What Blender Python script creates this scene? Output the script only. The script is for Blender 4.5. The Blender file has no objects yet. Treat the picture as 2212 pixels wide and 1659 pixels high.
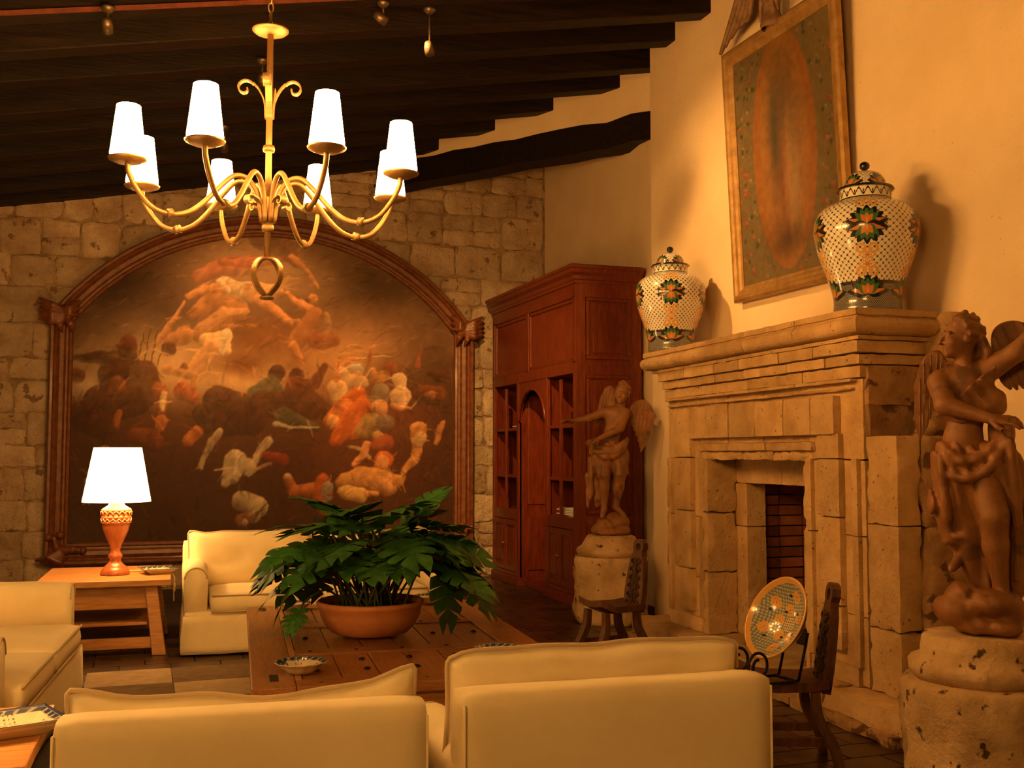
import bpy, bmesh, math, random
import numpy as np
from mathutils import Vector, Matrix, noise
random.seed(7)
PI = math.pi
scn = bpy.context.scene
col = scn.collection

# ------------------------------------------------------------------ camera
FPX, CX, CY = 2322.0, 1106.0, 829.0
YAW = math.atan2(806, 2322.0)
PITCH = math.atan2(150, 2322.0)
EYE = Vector((0, 0, 1.5))
cam_d = bpy.data.cameras.new('camera')
cam_d.sensor_width = 36.0
cam_d.lens = FPX / 2212.0 * 36.0
cam_d.clip_start = 0.05
cam_d.clip_end = 100
cam = bpy.data.objects.new('camera', cam_d)
cam.location = EYE
cam.rotation_euler = (PI / 2 + PITCH, 0, -YAW)
col.objects.link(cam)
scn.camera = cam

# ------------------------------------------------------------------ world, exposure
world = bpy.data.worlds.new('world')
scn.world = world
world.use_nodes = True
bg = world.node_tree.nodes['Background']
bg.inputs[0].default_value = (1.0, 0.42, 0.10, 1)
bg.inputs[1].default_value = 0.035
vs = scn.view_settings
vs.view_transform = 'Standard'
vs.look = 'None'
vs.gamma = 1.0
vs.use_curve_mapping = False
vs.exposure = 0.88
WARM = (1.0, 0.47, 0.115)
SHADE_STRENGTH = 85.0
LAMP_STRENGTH = 12.0
BULB_W = 9.0

# ------------------------------------------------------------------ pixel helpers (photo 2212 x 1659)
_F = Vector((math.sin(YAW) * math.cos(PITCH), math.cos(YAW) * math.cos(PITCH), math.sin(PITCH)))
_R = Vector((math.cos(YAW), -math.sin(YAW), 0))
_U = _R.cross(_F)
def ray(px, py): return _F + _R * ((px - CX) / FPX) - _U * ((py - CY) / FPX)
def onz(px, py, z=0.0):
    d = ray(px, py); return EYE + d * ((z - EYE.z) / d.z)
def onx(px, py, x):
    d = ray(px, py); return EYE + d * (x / d.x)
def ony(px, py, y):
    d = ray(px, py); return EYE + d * (y / d.y)
def proj(p):
    v = Vector(p) - EYE; z = v.dot(_F)
    return CX + FPX * v.dot(_R) / z, CY - FPX * v.dot(_U) / z, z

# ------------------------------------------------------------------ materials
def _nodes(name):
    m = bpy.data.materials.new(name); m.use_nodes = True
    nt = m.node_tree
    return m, nt, nt.nodes['Principled BSDF']
def mat(name, c1, c2=None, scale=6.0, stretch=(1, 1, 1), rough=0.6, bump=0.0, bscale=40.0, metal=0.0,
        coat=0.0, rnd=0.0, detail=5.0, spec=0.4, bdist=0.02, lo=0.35, hi=0.65, sheen=0.0, coords='Object', bstretch=None, c3=None, s3=25.0, t3=0.6):
    m, nt, b = _nodes(name)
    L = nt.links.new
    b.inputs['Roughness'].default_value = rough
    b.inputs['Metallic'].default_value = metal
    b.inputs['Specular IOR Level'].default_value = spec
    b.inputs['Coat Weight'].default_value = coat
    b.inputs['Coat Roughness'].default_value = 0.12
    if sheen: b.inputs['Sheen Weight'].default_value = sheen
    tc = nt.nodes.new('ShaderNodeTexCoord')
    mp = nt.nodes.new('ShaderNodeMapping'); mp.inputs['Scale'].default_value = stretch
    L(tc.outputs[coords], mp.inputs[0])
    vec = mp.outputs[0]
    oi = None
    if rnd or c2:
        oi = nt.nodes.new('ShaderNodeObjectInfo')
    if c2:
        ad = nt.nodes.new('ShaderNodeVectorMath'); ad.operation = 'ADD'
        cm = nt.nodes.new('ShaderNodeCombineXYZ')
        mu = nt.nodes.new('ShaderNodeMath'); mu.operation = 'MULTIPLY'; mu.inputs[1].default_value = 37.0
        L(oi.outputs['Random'], mu.inputs[0])
        for i in range(3): L(mu.outputs[0], cm.inputs[i])
        L(vec, ad.inputs[0]); L(cm.outputs[0], ad.inputs[1])
        n = nt.nodes.new('ShaderNodeTexNoise'); n.inputs['Scale'].default_value = scale; n.inputs['Detail'].default_value = detail
        n.inputs['Roughness'].default_value = 0.6
        L(ad.outputs[0], n.inputs['Vector'])
        r = nt.nodes.new('ShaderNodeValToRGB')
        r.color_ramp.elements[0].position = lo; r.color_ramp.elements[1].position = hi
        r.color_ramp.elements[0].color = (*c1, 1); r.color_ramp.elements[1].color = (*c2, 1)
        L(n.outputs[0], r.inputs[0])
        out = r.outputs[0]
        if c3:
            n3 = nt.nodes.new('ShaderNodeTexNoise'); n3.inputs['Scale'].default_value = s3; n3.inputs['Detail'].default_value = 3
            L(ad.outputs[0], n3.inputs['Vector'])
            r3 = nt.nodes.new('ShaderNodeValToRGB')
            r3.color_ramp.elements[0].position = t3; r3.color_ramp.elements[1].position = t3 + 0.06
            L(n3.outputs[0], r3.inputs[0])
            mx3 = nt.nodes.new('ShaderNodeMix'); mx3.data_type = 'RGBA'
            L(r3.outputs[0], mx3.inputs[0]); L(out, mx3.inputs[6]); mx3.inputs[7].default_value = (*c3, 1)
            out = mx3.outputs[2]
        if rnd:
            mr = nt.nodes.new('ShaderNodeMapRange'); mr.inputs[3].default_value = 1 - rnd; mr.inputs[4].default_value = 1 + rnd
            L(oi.outputs['Random'], mr.inputs[0])
            hs = nt.nodes.new('ShaderNodeHueSaturation'); L(mr.outputs[0], hs.inputs['Value']); L(out, hs.inputs['Color'])
            out = hs.outputs[0]
        L(out, b.inputs['Base Color'])
    else:
        b.inputs['Base Color'].default_value = (*c1, 1)
    if bump:
        vec2 = vec
        if bstretch:
            mp2 = nt.nodes.new('ShaderNodeMapping'); mp2.inputs['Scale'].default_value = bstretch
            L(tc.outputs[coords], mp2.inputs[0]); vec2 = mp2.outputs[0]
        n2 = nt.nodes.new('ShaderNodeTexNoise'); n2.inputs['Scale'].default_value = bscale; n2.inputs['Detail'].default_value = 6
        n2.inputs['Roughness'].default_value = 0.65
        L(vec2, n2.inputs['Vector'])
        bp = nt.nodes.new('ShaderNodeBump'); bp.inputs['Strength'].default_value = bump; bp.inputs['Distance'].default_value = bdist
        L(n2.outputs[0], bp.inputs['Height']); L(bp.outputs[0], b.inputs['Normal'])
    return m
def vcmat(name, rough=0.4, coat=0.0, bump=0.0, bscale=60.0, spec=0.5):
    m, nt, b = _nodes(name)
    a = nt.nodes.new('ShaderNodeVertexColor'); a.layer_name = 'Col'
    nt.links.new(a.outputs[0], b.inputs['Base Color'])
    b.inputs['Roughness'].default_value = rough; b.inputs['Coat Weight'].default_value = coat; b.inputs['Coat Roughness'].default_value = 0.06
    b.inputs['Specular IOR Level'].default_value = spec
    if bump:
        tc = nt.nodes.new('ShaderNodeTexCoord')
        n2 = nt.nodes.new('ShaderNodeTexNoise'); n2.inputs['Scale'].default_value = bscale; n2.inputs['Detail'].default_value = 4
        nt.links.new(tc.outputs['Object'], n2.inputs['Vector'])
        bp = nt.nodes.new('ShaderNodeBump'); bp.inputs['Strength'].default_value = bump; bp.inputs['Distance'].default_value = 0.01
        nt.links.new(n2.outputs[0], bp.inputs['Height']); nt.links.new(bp.outputs[0], b.inputs['Normal'])
    return m
def emis(name, c, s, base=(0.8, 0.7, 0.5)):
    m, nt, b = _nodes(name)
    b.inputs['Base Color'].default_value = (*base, 1)
    b.inputs['Emission Color'].default_value = (*c, 1); b.inputs['Emission Strength'].default_value = s
    b.inputs['Roughness'].default_value = 0.8
    return m
M = {}
M['plaster'] = mat('plaster', (0.77, 0.58, 0.34), (0.85, 0.66, 0.42), 1.3, rough=0.75, bump=0.22, bscale=7, bdist=0.03, detail=6, c3=(0.55, 0.36, 0.16), s3=34, t3=0.70)
M['mortar'] = mat('mortar', (0.22, 0.14, 0.07), (0.52, 0.37, 0.21), 9, rough=0.9, bump=0.9, bscale=22, bdist=0.04)
M['rubble'] = mat('rubble', (0.50, 0.33, 0.19), (0.76, 0.58, 0.37), 3.2, rough=0.9, bump=1.0, bscale=17, bdist=0.06, rnd=0.16, detail=8, c3=(0.30, 0.18, 0.10), s3=9, t3=0.63)
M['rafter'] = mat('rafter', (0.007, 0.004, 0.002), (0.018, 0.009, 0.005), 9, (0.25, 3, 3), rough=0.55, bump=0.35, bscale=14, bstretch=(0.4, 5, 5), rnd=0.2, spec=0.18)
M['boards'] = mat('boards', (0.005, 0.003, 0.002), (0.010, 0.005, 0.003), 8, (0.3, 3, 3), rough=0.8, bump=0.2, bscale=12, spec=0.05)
M['lit_arris'] = mat('lit_arris', (0.15, 0.035, 0.014), (0.09, 0.02, 0.009), 12, rough=0.8, bump=0.3)  # reddish colour standing in for light caught along a rafter's edge
M['tile'] = mat('tile', (0.035, 0.017, 0.010), (0.085, 0.042, 0.022), 5, rough=0.34, bump=0.06, bscale=9, rnd=0.35, spec=0.5)
M['grout'] = mat('grout', (0.03, 0.018, 0.011), (0.05, 0.03, 0.018), 9, rough=0.8, bump=0.3)
M['oak'] = mat('oak', (0.40, 0.18, 0.055), (0.56, 0.28, 0.10), 7, (1.0, 9, 9), rough=0.38, bump=0.10, bscale=10, bstretch=(1, 18, 18), rnd=0.10, coat=0.1)
M['oak_y'] = mat('oak_y', (0.36, 0.16, 0.05), (0.50, 0.25, 0.085), 7, (9, 1.0, 9), rough=0.38, bump=0.10, bscale=10, bstretch=(18, 1, 18), rnd=0.10, coat=0.1)
M['door_y'] = mat('door_y', (0.20, 0.078, 0.022), (0.32, 0.135, 0.044), 7, (9, 1.0, 9), rough=0.34, bump=0.12, bscale=10, bstretch=(18, 1, 18), rnd=0.18, coat=0.15)
M['door_x'] = mat('door_x', (0.20, 0.078, 0.022), (0.32, 0.135, 0.044), 7, (1, 9.0, 9), rough=0.34, bump=0.12, bscale=10, bstretch=(1, 18, 18), rnd=0.18, coat=0.15)
M['mahog'] = mat('mahog', (0.108, 0.015, 0.003), (0.185, 0.032, 0.008), 6, (6, 6, 0.9), rough=0.36, bump=0.06, bscale=12, bstretch=(16, 16, 1), rnd=0.10, coat=0.15)
M['mahog_dark'] = mat('mahog_dark', (0.05, 0.013, 0.006), (0.09, 0.025, 0.010), 6, (6, 6, 0.9), rough=0.5, rnd=0.10)
M['frame'] = mat('frame', (0.13, 0.036, 0.010), (0.23, 0.075, 0.022), 5, (3, 3, 3), rough=0.36, bump=0.12, bscale=20, coat=0.15)
M['lampwood'] = mat('lampwood', (0.30, 0.085, 0.030), (0.42, 0.14, 0.055), 9, (4, 4, 1), rough=0.28, bump=0.05, coat=0.3)
M['chairwood'] = mat('chairwood', (0.055, 0.020, 0.008), (0.12, 0.045, 0.018), 9, (5, 5, 1), rough=0.36, bump=0.15, bscale=30, coat=0.15)
M['carved'] = mat('carved', (0.035, 0.014, 0.007), (0.09, 0.036, 0.016), 14, rough=0.4, bump=1.0, bscale=38, bdist=0.02, coat=0.1)
M['statue'] = mat('statue', (0.17, 0.067, 0.018), (0.29, 0.125, 0.040), 5, (1, 1, 1), rough=0.5, bump=0.22, bscale=45, c3=(0.11, 0.045, 0.016), s3=7, t3=0.6)
M['cantera'] = mat('cantera', (0.42, 0.255, 0.10), (0.62, 0.41, 0.19), 3.5, rough=0.85, bump=0.75, bscale=24, bdist=0.03, rnd=0.12, detail=8, c3=(0.17, 0.085, 0.035), s3=38, t3=0.665)
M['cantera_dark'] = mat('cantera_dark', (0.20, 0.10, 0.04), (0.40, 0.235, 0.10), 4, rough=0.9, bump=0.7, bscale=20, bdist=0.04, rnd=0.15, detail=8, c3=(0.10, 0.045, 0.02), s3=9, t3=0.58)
M['pedestal'] = mat('pedestal', (0.40, 0.25, 0.11), (0.62, 0.43, 0.22), 4, rough=0.9, bump=0.7, bscale=17, bdist=0.035, detail=8, c3=(0.07, 0.033, 0.014), s3=15, t3=0.635)
M['firebrick'] = mat('firebrick', (0.20, 0.058, 0.024), (0.30, 0.095, 0.04), 9, rough=0.85, bump=0.4, bscale=40, rnd=0.35)
M['soot'] = mat('soot', (0.012, 0.008, 0.006), (0.03, 0.018, 0.012), 6, rough=0.95, bump=0.3)
M['linen'] = mat('linen', (0.74, 0.62, 0.37), (0.82, 0.70, 0.43), 3, rough=0.85, bump=0.16, bscale=90, bstretch=(5, 1, 1), sheen=0.15, spec=0.2)
M['piping'] = mat('piping', (0.48, 0.375, 0.23), (0.56, 0.44, 0.28), 5, rough=0.8)
M['iron'] = mat('iron', (0.22, 0.13, 0.045), (0.33, 0.20, 0.08), 12, rough=0.42, metal=0.55, bump=0.2, bscale=50)
M['blackiron'] = mat('blackiron', (0.012, 0.009, 0.007), rough=0.45, metal=0.6)
M['shade'] = emis('shade', (1.0, 0.47, 0.115), SHADE_STRENGTH)
M['lampshade'] = emis('lampshade', (1.0, 0.52, 0.16), LAMP_STRENGTH)
M['bulb'] = emis('bulb', (1.0, 0.8, 0.5), 40)
M['candle'] = emis('candle', (1.0, 0.66, 0.28), 8)
M['leaf'] = mat('leaf', (0.020, 0.085, 0.012), (0.050, 0.17, 0.028), 7, rough=0.48, bump=0.15, bscale=14, rnd=0.35, spec=0.3)
M['stem'] = mat('stem', (0.05, 0.07, 0.015), (0.08, 0.10, 0.025), 9, rough=0.5)
M['terracotta'] = mat('terracotta', (0.46, 0.165, 0.060), (0.58, 0.235, 0.090), 6, rough=0.55, bump=0.12, bscale=30)
M['soil'] = mat('soil', (0.05, 0.022, 0.012), (0.10, 0.045, 0.022), 40, rough=0.95, bump=1.0, bscale=60, bdist=0.03)
M['rug_a'] = mat('rug_a', (0.42, 0.30, 0.16), (0.52, 0.38, 0.215), 12, rough=0.95, bump=0.6, bscale=120, rnd=0.06)
M['rug_b'] = mat('rug_b', (0.16, 0.10, 0.045), (0.22, 0.14, 0.07), 12, rough=0.95, bump=0.6, bscale=120, rnd=0.1)
M['gold'] = mat('gold', (0.30, 0.165, 0.05), (0.46, 0.28, 0.10), 10, rough=0.42, metal=0.35, bump=0.15, bscale=60, rnd=0.05)
M['crest'] = mat('crest', (0.16, 0.085, 0.04), (0.30, 0.17, 0.08), 14, rough=0.6, bump=0.4, bscale=50)
M['paper'] = mat('paper', (0.82, 0.78, 0.68), rough=0.8)
M['spotcan'] = mat('spotcan', (0.10, 0.07, 0.04), (0.16, 0.11, 0.06), 20, rough=0.4, metal=0.7)
M['brass'] = mat('brass', (0.75, 0.55, 0.25), rough=0.25, metal=1.0)
M['cord'] = mat('cord', (0.55, 0.40, 0.20), rough=0.6)
M['canvas'] = vcmat('canvas', 0.62, 0.0, 0.10, 220, 0.22)
M['panel_paint'] = vcmat('panel_paint', 0.5, 0.05, 0.1, 160)
M['talavera'] = vcmat('talavera', 0.22, 0.7)
M['vaseknob'] = mat('vaseknob', (0.012, 0.012, 0.02), rough=0.12, coat=0.6)
# ------------------------------------------------------------------ object helpers
def obj(name, me, m=None, parent=None, loc=None, rot=None, smooth=None):
    if isinstance(me, bmesh.types.BMesh):
        bm = me; me = bpy.data.meshes.new(name); bm.to_mesh(me); bm.free()
    if m is not None and not me.materials:
        me.materials.append(M[m] if isinstance(m, str) else m)
    if smooth is not None:
        me.polygons.foreach_set('use_smooth', [smooth] * len(me.polygons))
    o = bpy.data.objects.new(name, me); col.objects.link(o)
    if parent is not None: o.parent = parent
    if loc is not None: o.location = loc
    if rot is not None: o.rotation_euler = rot
    return o
def wobj(name, me, m, parent, smooth=None):
    """mesh given in world coordinates, hung under an unrotated Empty"""
    o = obj(name, me, m, parent, smooth=smooth)
    o.location = -parent.location
    return o
def tag(o, label, cat, group=None):
    o['label'] = label; o['category'] = cat
    if group: o['group'] = group
    return o
def thing(name, label, cat, loc=(0, 0, 0), rz=0.0, group=None):
    o = bpy.data.objects.new(name, None); col.objects.link(o)
    o.empty_display_size = 0.05
    o.location = loc; o.rotation_euler = (0, 0, rz)
    return tag(o, label, cat, group)
def struct(o):
    o['kind'] = 'structure'; return o
def pyd(name, v, f, smooth=False):
    me = bpy.data.meshes.new(name)
    me.from_pydata([tuple(p) for p in v], [], [tuple(q) for q in f]); me.update()
    if smooth: me.polygons.foreach_set('use_smooth', [True] * len(me.polygons))
    return me
def np_mesh(name, v, q, smooth=True):
    me = bpy.data.meshes.new(name)
    v = np.asarray(v, np.float32); q = np.asarray(q, np.int32)
    me.vertices.add(len(v)); me.vertices.foreach_set('co', v.ravel())
    k = q.shape[1]
    me.loops.add(q.size); me.loops.foreach_set('vertex_index', q.ravel())
    me.polygons.add(len(q)); me.polygons.foreach_set('loop_start', np.arange(0, q.size, k, dtype=np.int32))
    me.polygons.foreach_set('use_smooth', np.full(len(q), smooth))
    me.update(calc_edges=True); me.validate()
    return me
def set_col(me, rgb):
    a = me.color_attributes.new('Col', 'FLOAT_COLOR', 'POINT')
    d = np.ones((len(me.vertices), 4), np.float32); d[:, :3] = rgb
    a.data.foreach_set('color', d.ravel())
def box(x0, x1, y0, y1, z0, z1, bev=0.0, seg=2, bm=None):
    own = bm is None
    t = bmesh.new()
    bmesh.ops.create_cube(t, size=1.0)
    for v in t.verts:
        v.co = Vector(((x0 + x1) / 2 + v.co.x * (x1 - x0), (y0 + y1) / 2 + v.co.y * (y1 - y0), (z0 + z1) / 2 + v.co.z * (z1 - z0)))
    if bev:
        bmesh.ops.bevel(t, geom=t.edges[:], offset=bev, segments=seg, profile=0.6, affect='EDGES')
    if own: return t
    merge(bm, t); return bm
def merge(bm, t):
    me = bpy.data.meshes.new('tmp'); t.to_mesh(me); t.free()
    bm.from_mesh(me); bpy.data.meshes.remove(me)
def join(*bms):
    b = bmesh.new()
    for t in bms: merge(b, t)
    return b
def xf(bm, m):
    bmesh.ops.transform(bm, matrix=m, verts=bm.verts[:]); return bm
def lathe(prof, n=32, closed=True):
    bm = bmesh.new(); rings = []
    for r, z in prof:
        if r < 1e-5: rings.append([bm.verts.new((0, 0, z))])
        else: rings.append([bm.verts.new((r * math.cos(2 * PI * i / n), r * math.sin(2 * PI * i / n), z)) for i in range(n)])
    for a, b in zip(rings, rings[1:]):
        for i in range(n):
            j = (i + 1) % n
            if len(a) == 1 and len(b) == 1: continue
            if len(a) == 1: bm.faces.new((a[0], b[j], b[i]))
            elif len(b) == 1: bm.faces.new((a[i], a[j], b[0]))
            else: bm.faces.new((a[i], a[j], b[j], b[i]))
    bmesh.ops.recalc_face_normals(bm, faces=bm.faces[:])
    for f in bm.faces: f.smooth = True
    return bm
def spline(pts, n=8):
    """Catmull-Rom through points"""
    P = [Vector(p) for p in pts]; P = [P[0] * 2 - P[1]] + P + [P[-1] * 2 - P[-2]]
    out = []
    for i in range(1, len(P) - 2):
        a, b, c, d = P[i - 1:i + 3]
        for k in range(n):
            t = k / n
            out.append(0.5 * ((2 * b) + (c - a) * t + (2 * a - 5 * b + 4 * c - d) * t * t + (3 * b - a - 3 * c + d) * t ** 3))
    out.append(P[-2]); return out
def tube(pts, r, n=8, bm=None, cap=True, flat=None, up=None):
    """sweep a round (or flat=(w,t) ribbon) section along points; r number or list"""
    own = bm is None
    if own: bm = bmesh.new()
    pts = [Vector(p) for p in pts]; m = len(pts)
    rr = r if isinstance(r, (list, tuple)) else [r] * m
    tang = [(pts[min(i + 1, m - 1)] - pts[max(i - 1, 0)]).normalized() for i in range(m)]
    ref = Vector(up) if up is not None else (Vector((0, 0, 1)) if abs(tang[0].z) < 0.9 else Vector((1, 0, 0)))
    nrm = (ref - tang[0] * ref.dot(tang[0])).normalized(); rings = []
    for i in range(m):
        if up is not None:
            q = ref - tang[i] * ref.dot(tang[i])
            nrm = q.normalized() if q.length > 1e-5 else nrm
        else: nrm = (nrm - tang[i] * nrm.dot(tang[i])).normalized()
        bi = tang[i].cross(nrm)
        ring = []
        for k in range(n):
            a = 2 * PI * k / n
            ca, sa = math.cos(a), math.sin(a)
            if flat:
                q = max(abs(ca), abs(sa)); ca, sa = ca / q * flat[0] * rr[i], sa / q * flat[1] * rr[i]
            else: ca, sa = ca * rr[i], sa * rr[i]
            ring.append(bm.verts.new(pts[i] + nrm * ca + bi * sa))
        rings.append(ring)
    for a, b in zip(rings, rings[1:]):
        for k in range(n):
            f = bm.faces.new((a[k], a[(k + 1) % n], b[(k + 1) % n], b[k])); f.smooth = not flat
    if cap:
        bm.faces.new(rings[0][::-1]); bm.faces.new(rings[-1])
    if own:
        bmesh.ops.recalc_face_normals(bm, faces=bm.faces[:])
    return bm
def sweep_profile(path, prof, closed=False, side=None):
    """path: list of (origin, u, w) frames; prof: list of (a,b) -> origin + u*a + w*b"""
    bm = bmesh.new(); rings = []
    for o, u, w in path:
        rings.append([bm.verts.new(Vector(o) + Vector(u) * a + Vector(w) * b) for a, b in prof])
    n = len(prof)
    prs = list(zip(rings, rings[1:])) + ([(rings[-1], rings[0])] if closed else [])
    for a, b in prs:
        for k in range(n):
            bm.faces.new((a[k], a[(k + 1) % n], b[(k + 1) % n], b[k]))
    if not closed:
        bm.faces.new(rings[0][::-1]); bm.faces.new(rings[-1])
    bmesh.ops.recalc_face_normals(bm, faces=bm.faces[:])
    return bm
def rough_block(x0, x1, y0, y1, z0, z1, cell=0.06, rad=0.012, amp=0.006, seed=0, freq=9.0, chip=0.0):
    """a cut stone: gridded box with rounded, chipped, uneven faces"""
    D = (x1 - x0, y1 - y0, z1 - z0); c = Vector(((x0 + x1) / 2, (y0 + y1) / 2, (z0 + z1) / 2))
    N = [max(2, min(14, int(round(d / cell)))) for d in D]
    idx = {}; V = []; Fc = []
    def vid(i, j, k):
        key = (i, j, k)
        if key not in idx:
            idx[key] = len(V)
            p = Vector(((i / N[0] - .5) * D[0], (j / N[1] - .5) * D[1], (k / N[2] - .5) * D[2]))
            h = Vector((D[0] / 2, D[1] / 2, D[2] / 2)); r = min(rad, min(D) * 0.4)
            q = Vector((max(-h[a] + r, min(h[a] - r, p[a])) for a in range(3)))
            d = p - q
            if d.length > 1e-9: p = q + d.normalized() * r
            w = p + c
            s = Vector((seed * 3.7, seed * 1.3, seed * 2.1))
            nv = Vector((noise.noise(w * freq + s), noise.noise(w * freq + s + Vector((31, 0, 0))), noise.noise(w * freq + s + Vector((0, 47, 0)))))
            p = p + nv * amp
            edge = sum(1 for a, t in enumerate((i, j, k)) if t in (0, N[a]))
            if chip and edge >= 2:
                e = noise.noise(w * 14 + s + Vector((9, 9, 9)))
                if e > 0.05: p = p - d.normalized() * chip * min(1, (e - 0.05) * 4)
            V.append(p + c)
        return idx[key]
    for a in range(3):
        b, d = (a + 1) % 3, (a + 2) % 3
        for s in (0, N[a]):
            for i in range(N[b]):
                for j in range(N[d]):
                    def g(ii, jj):
                        t = [0, 0, 0]; t[a] = s; t[b] = ii; t[d] = jj; return vid(*t)
                    q = (g(i, j), g(i + 1, j), g(i + 1, j + 1), g(i, j + 1))
                    Fc.append(q if s else q[::-1])
    me = pyd('block', V, Fc, True)
    if rad < .016: me.set_sharp_from_angle(angle=math.radians(40))
    return me

# ------------------------------------------------------------------ signed distance sculpting
class Sdf:
    def __init__(s, lo, hi, h):
        s.lo = np.array(lo, np.float32); s.h = h
        n = [int((b - a) / h) + 2 for a, b in zip(lo, hi)]
        ax = [lo[i] + h * np.arange(n[i], dtype=np.float32) for i in range(3)]
        s.X, s.Y, s.Z = np.meshgrid(*ax, indexing='ij')
        s.F = np.full(s.X.shape, 9.0, np.float32)
    def _add(s, d, k, sub=False):
        F = s.F
        if sub:
            d = -d
            hh = np.clip(0.5 - 0.5 * (F - d) / k, 0, 1); s.F = F * (1 - hh) + d * hh + k * hh * (1 - hh)
        elif k > 0:
            hh = np.clip(0.5 + 0.5 * (F - d) / k, 0, 1); s.F = F * (1 - hh) + d * hh - k * hh * (1 - hh)
        else: s.F = np.minimum(F, d)
    def cap(s, a, b, ra, rb=None, k=0.02, sub=False, sq=None):
        """tapered capsule; sq = (axis, factor): squash distance along an axis"""
        rb = ra if rb is None else rb
        a = np.array(a, np.float32); b = np.array(b, np.float32); ab = b - a; L = float(ab @ ab) + 1e-9
        px, py, pz = s.X - a[0], s.Y - a[1], s.Z - a[2]
        t = np.clip((px * ab[0] + py * ab[1] + pz * ab[2]) / L, 0, 1)
        dx, dy, dz = px - t * ab[0], py - t * ab[1], pz - t * ab[2]
        if sq:
            if sq[0] == 0: dx = dx / sq[1]
            elif sq[0] == 1: dy = dy / sq[1]
            else: dz = dz / sq[1]
        d = np.sqrt(dx * dx + dy * dy + dz * dz) - (ra + (rb - ra) * t)
        s._add(d, k, sub); return s
    def ell(s, c, r, k=0.02, sub=False, rot=None):
        px, py, pz = s.X - c[0], s.Y - c[1], s.Z - c[2]
        if rot is not None:   # rotation about y (in the picture plane)
            ca, sa = math.cos(rot), math.sin(rot); px, pz = px * ca + pz * sa, -px * sa + pz * ca
        q = np.sqrt((px / r[0]) ** 2 + (py / r[1]) ** 2 + (pz / r[2]) ** 2)
        d = (q - 1) * min(r)
        s._add(d, k, sub); return s
    def chain(s, pts, radii, k=0.02, sq=None):
        for i in range(len(pts) - 1): s.cap(pts[i], pts[i + 1], radii[i], radii[i + 1], k, sq=sq)
        return s
    def mesh(s, name):
        F = s.F; n = np.array(F.shape) - 1
        ins = F < 0
        cnt = np.zeros(n, np.int8); pos = np.zeros((*n, 3), np.float32); ne = np.zeros(n, np.float32)
        def cor(A, o): return A[o[0]:o[0] + n[0], o[1]:o[1] + n[1], o[2]:o[2] + n[2]]
        for o in np.ndindex(2, 2, 2): cnt += cor(ins, o)
        act = (cnt > 0) & (cnt < 8)
        for ax in range(3):
            for u in (0, 1):
                for v in (0, 1):
                    o = [0, 0, 0]; o[(ax + 1) % 3] = u; o[(ax + 2) % 3] = v
                    e = list(o); e[ax] = 1
                    fa, fb = cor(F, o), cor(F, e)
                    m = (fa < 0) != (fb < 0)
                    t = np.where(m, fa / np.where(m, fa - fb, 1), 0)
                    for q in range(3):
                        pos[..., q] += m * (o[q] + (t if q == ax else 0))
                    ne += m
        ids = -np.ones(n, np.int64); ids[act] = np.arange(act.sum())
        g = np.stack(np.nonzero(act), 1)
        v = (g + pos[act] / ne[act][:, None]) * s.h + s.lo
        Q = []
        for ax in range(3):
            b, c = (ax + 1) % 3, (ax + 2) % 3
            sl0 = [slice(0, None)] * 3; sl0[ax] = slice(0, -1); sl1 = [slice(0, None)] * 3; sl1[ax] = slice(1, None)
            A, B = ins[tuple(sl0)], ins[tuple(sl1)]
            m = A != B
            ii = np.stack(np.nonzero(m), 1); sg = A[m]
            ok = (ii[:, b] > 0) & (ii[:, c] > 0) & (ii[:, b] < n[b]) & (ii[:, c] < n[c])
            ii = ii[ok]; sg = sg[ok]
            def cell(db, dc):
                q = ii.copy(); q[:, b] += db; q[:, c] += dc; return ids[q[:, 0], q[:, 1], q[:, 2]]
            q = np.stack([cell(-1, -1), cell(0, -1), cell(0, 0), cell(-1, 0)], 1)
            q[~sg] = q[~sg][:, ::-1]
            Q.append(q)
        Q = np.concatenate(Q); Q = Q[(Q >= 0).all(1)]
        return np_mesh(name, v, Q)

# ------------------------------------------------------------------ room shell
XR, XN, YB, YS = 4.57, 4.85, 12.70, 9.12      # right wall, niche wall, back wall, where the right wall steps back
def ceil_z(x): return 4.43 + 0.186 * x
XL = -3.2; YF = -3.0
fl = struct(obj('floor', box(XL, 5.2, YF, YB + 0.2, -0.12, -0.012), 'grout'))
RUG = (-0.30, 2.98, 4.95, 7.95)
tiles = []
T = 0.345
for i in range(int((XR - XL) / T) + 1):
    for j in range(int((YB - 2.0) / (T * 0.62)) + 1):
        w, d = T, T * 0.62
        cx = XL + (i + 0.5) * w + (0.5 * w if j % 2 else 0); cy = 2.0 + (j + 0.5) * d
        if cx + w / 2 > XR or cy + d / 2 > YB: continue
        px, py, dz = proj((cx, cy, 0))
        if not (-20 < px < 2232 and py < 1690): continue
        if RUG[0] + .2 < cx < RUG[1] - .2 and RUG[2] + .2 < cy < RUG[3] - .2: continue
        hid = (cx < -0.15 and cy > 4 and cy < 7.6) or (0.4 < cx < 2.3 and 8.35 < cy < YB) or (cx < 2.1 and cy < 4.3) or (cx < 0.3 and cy > 9.2) or (cx > 4.0 and cy > 5)
        tiles.append((1 if hid else 0, -cx * 0.3, cx, cy, w, d))
tiles.sort()
tm = [rough_block(-T / 2 + .004, T / 2 - .004, -T * .31 + .004, T * .31 - .004, -0.03, 0, cell=0.16, rad=0.006, amp=0.0015, seed=s) for s in range(4)]
for k, t in enumerate(tiles[:300]):
    obj('tile', tm[k % 4], 'tile', fl, (t[2], t[3], 0))

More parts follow.
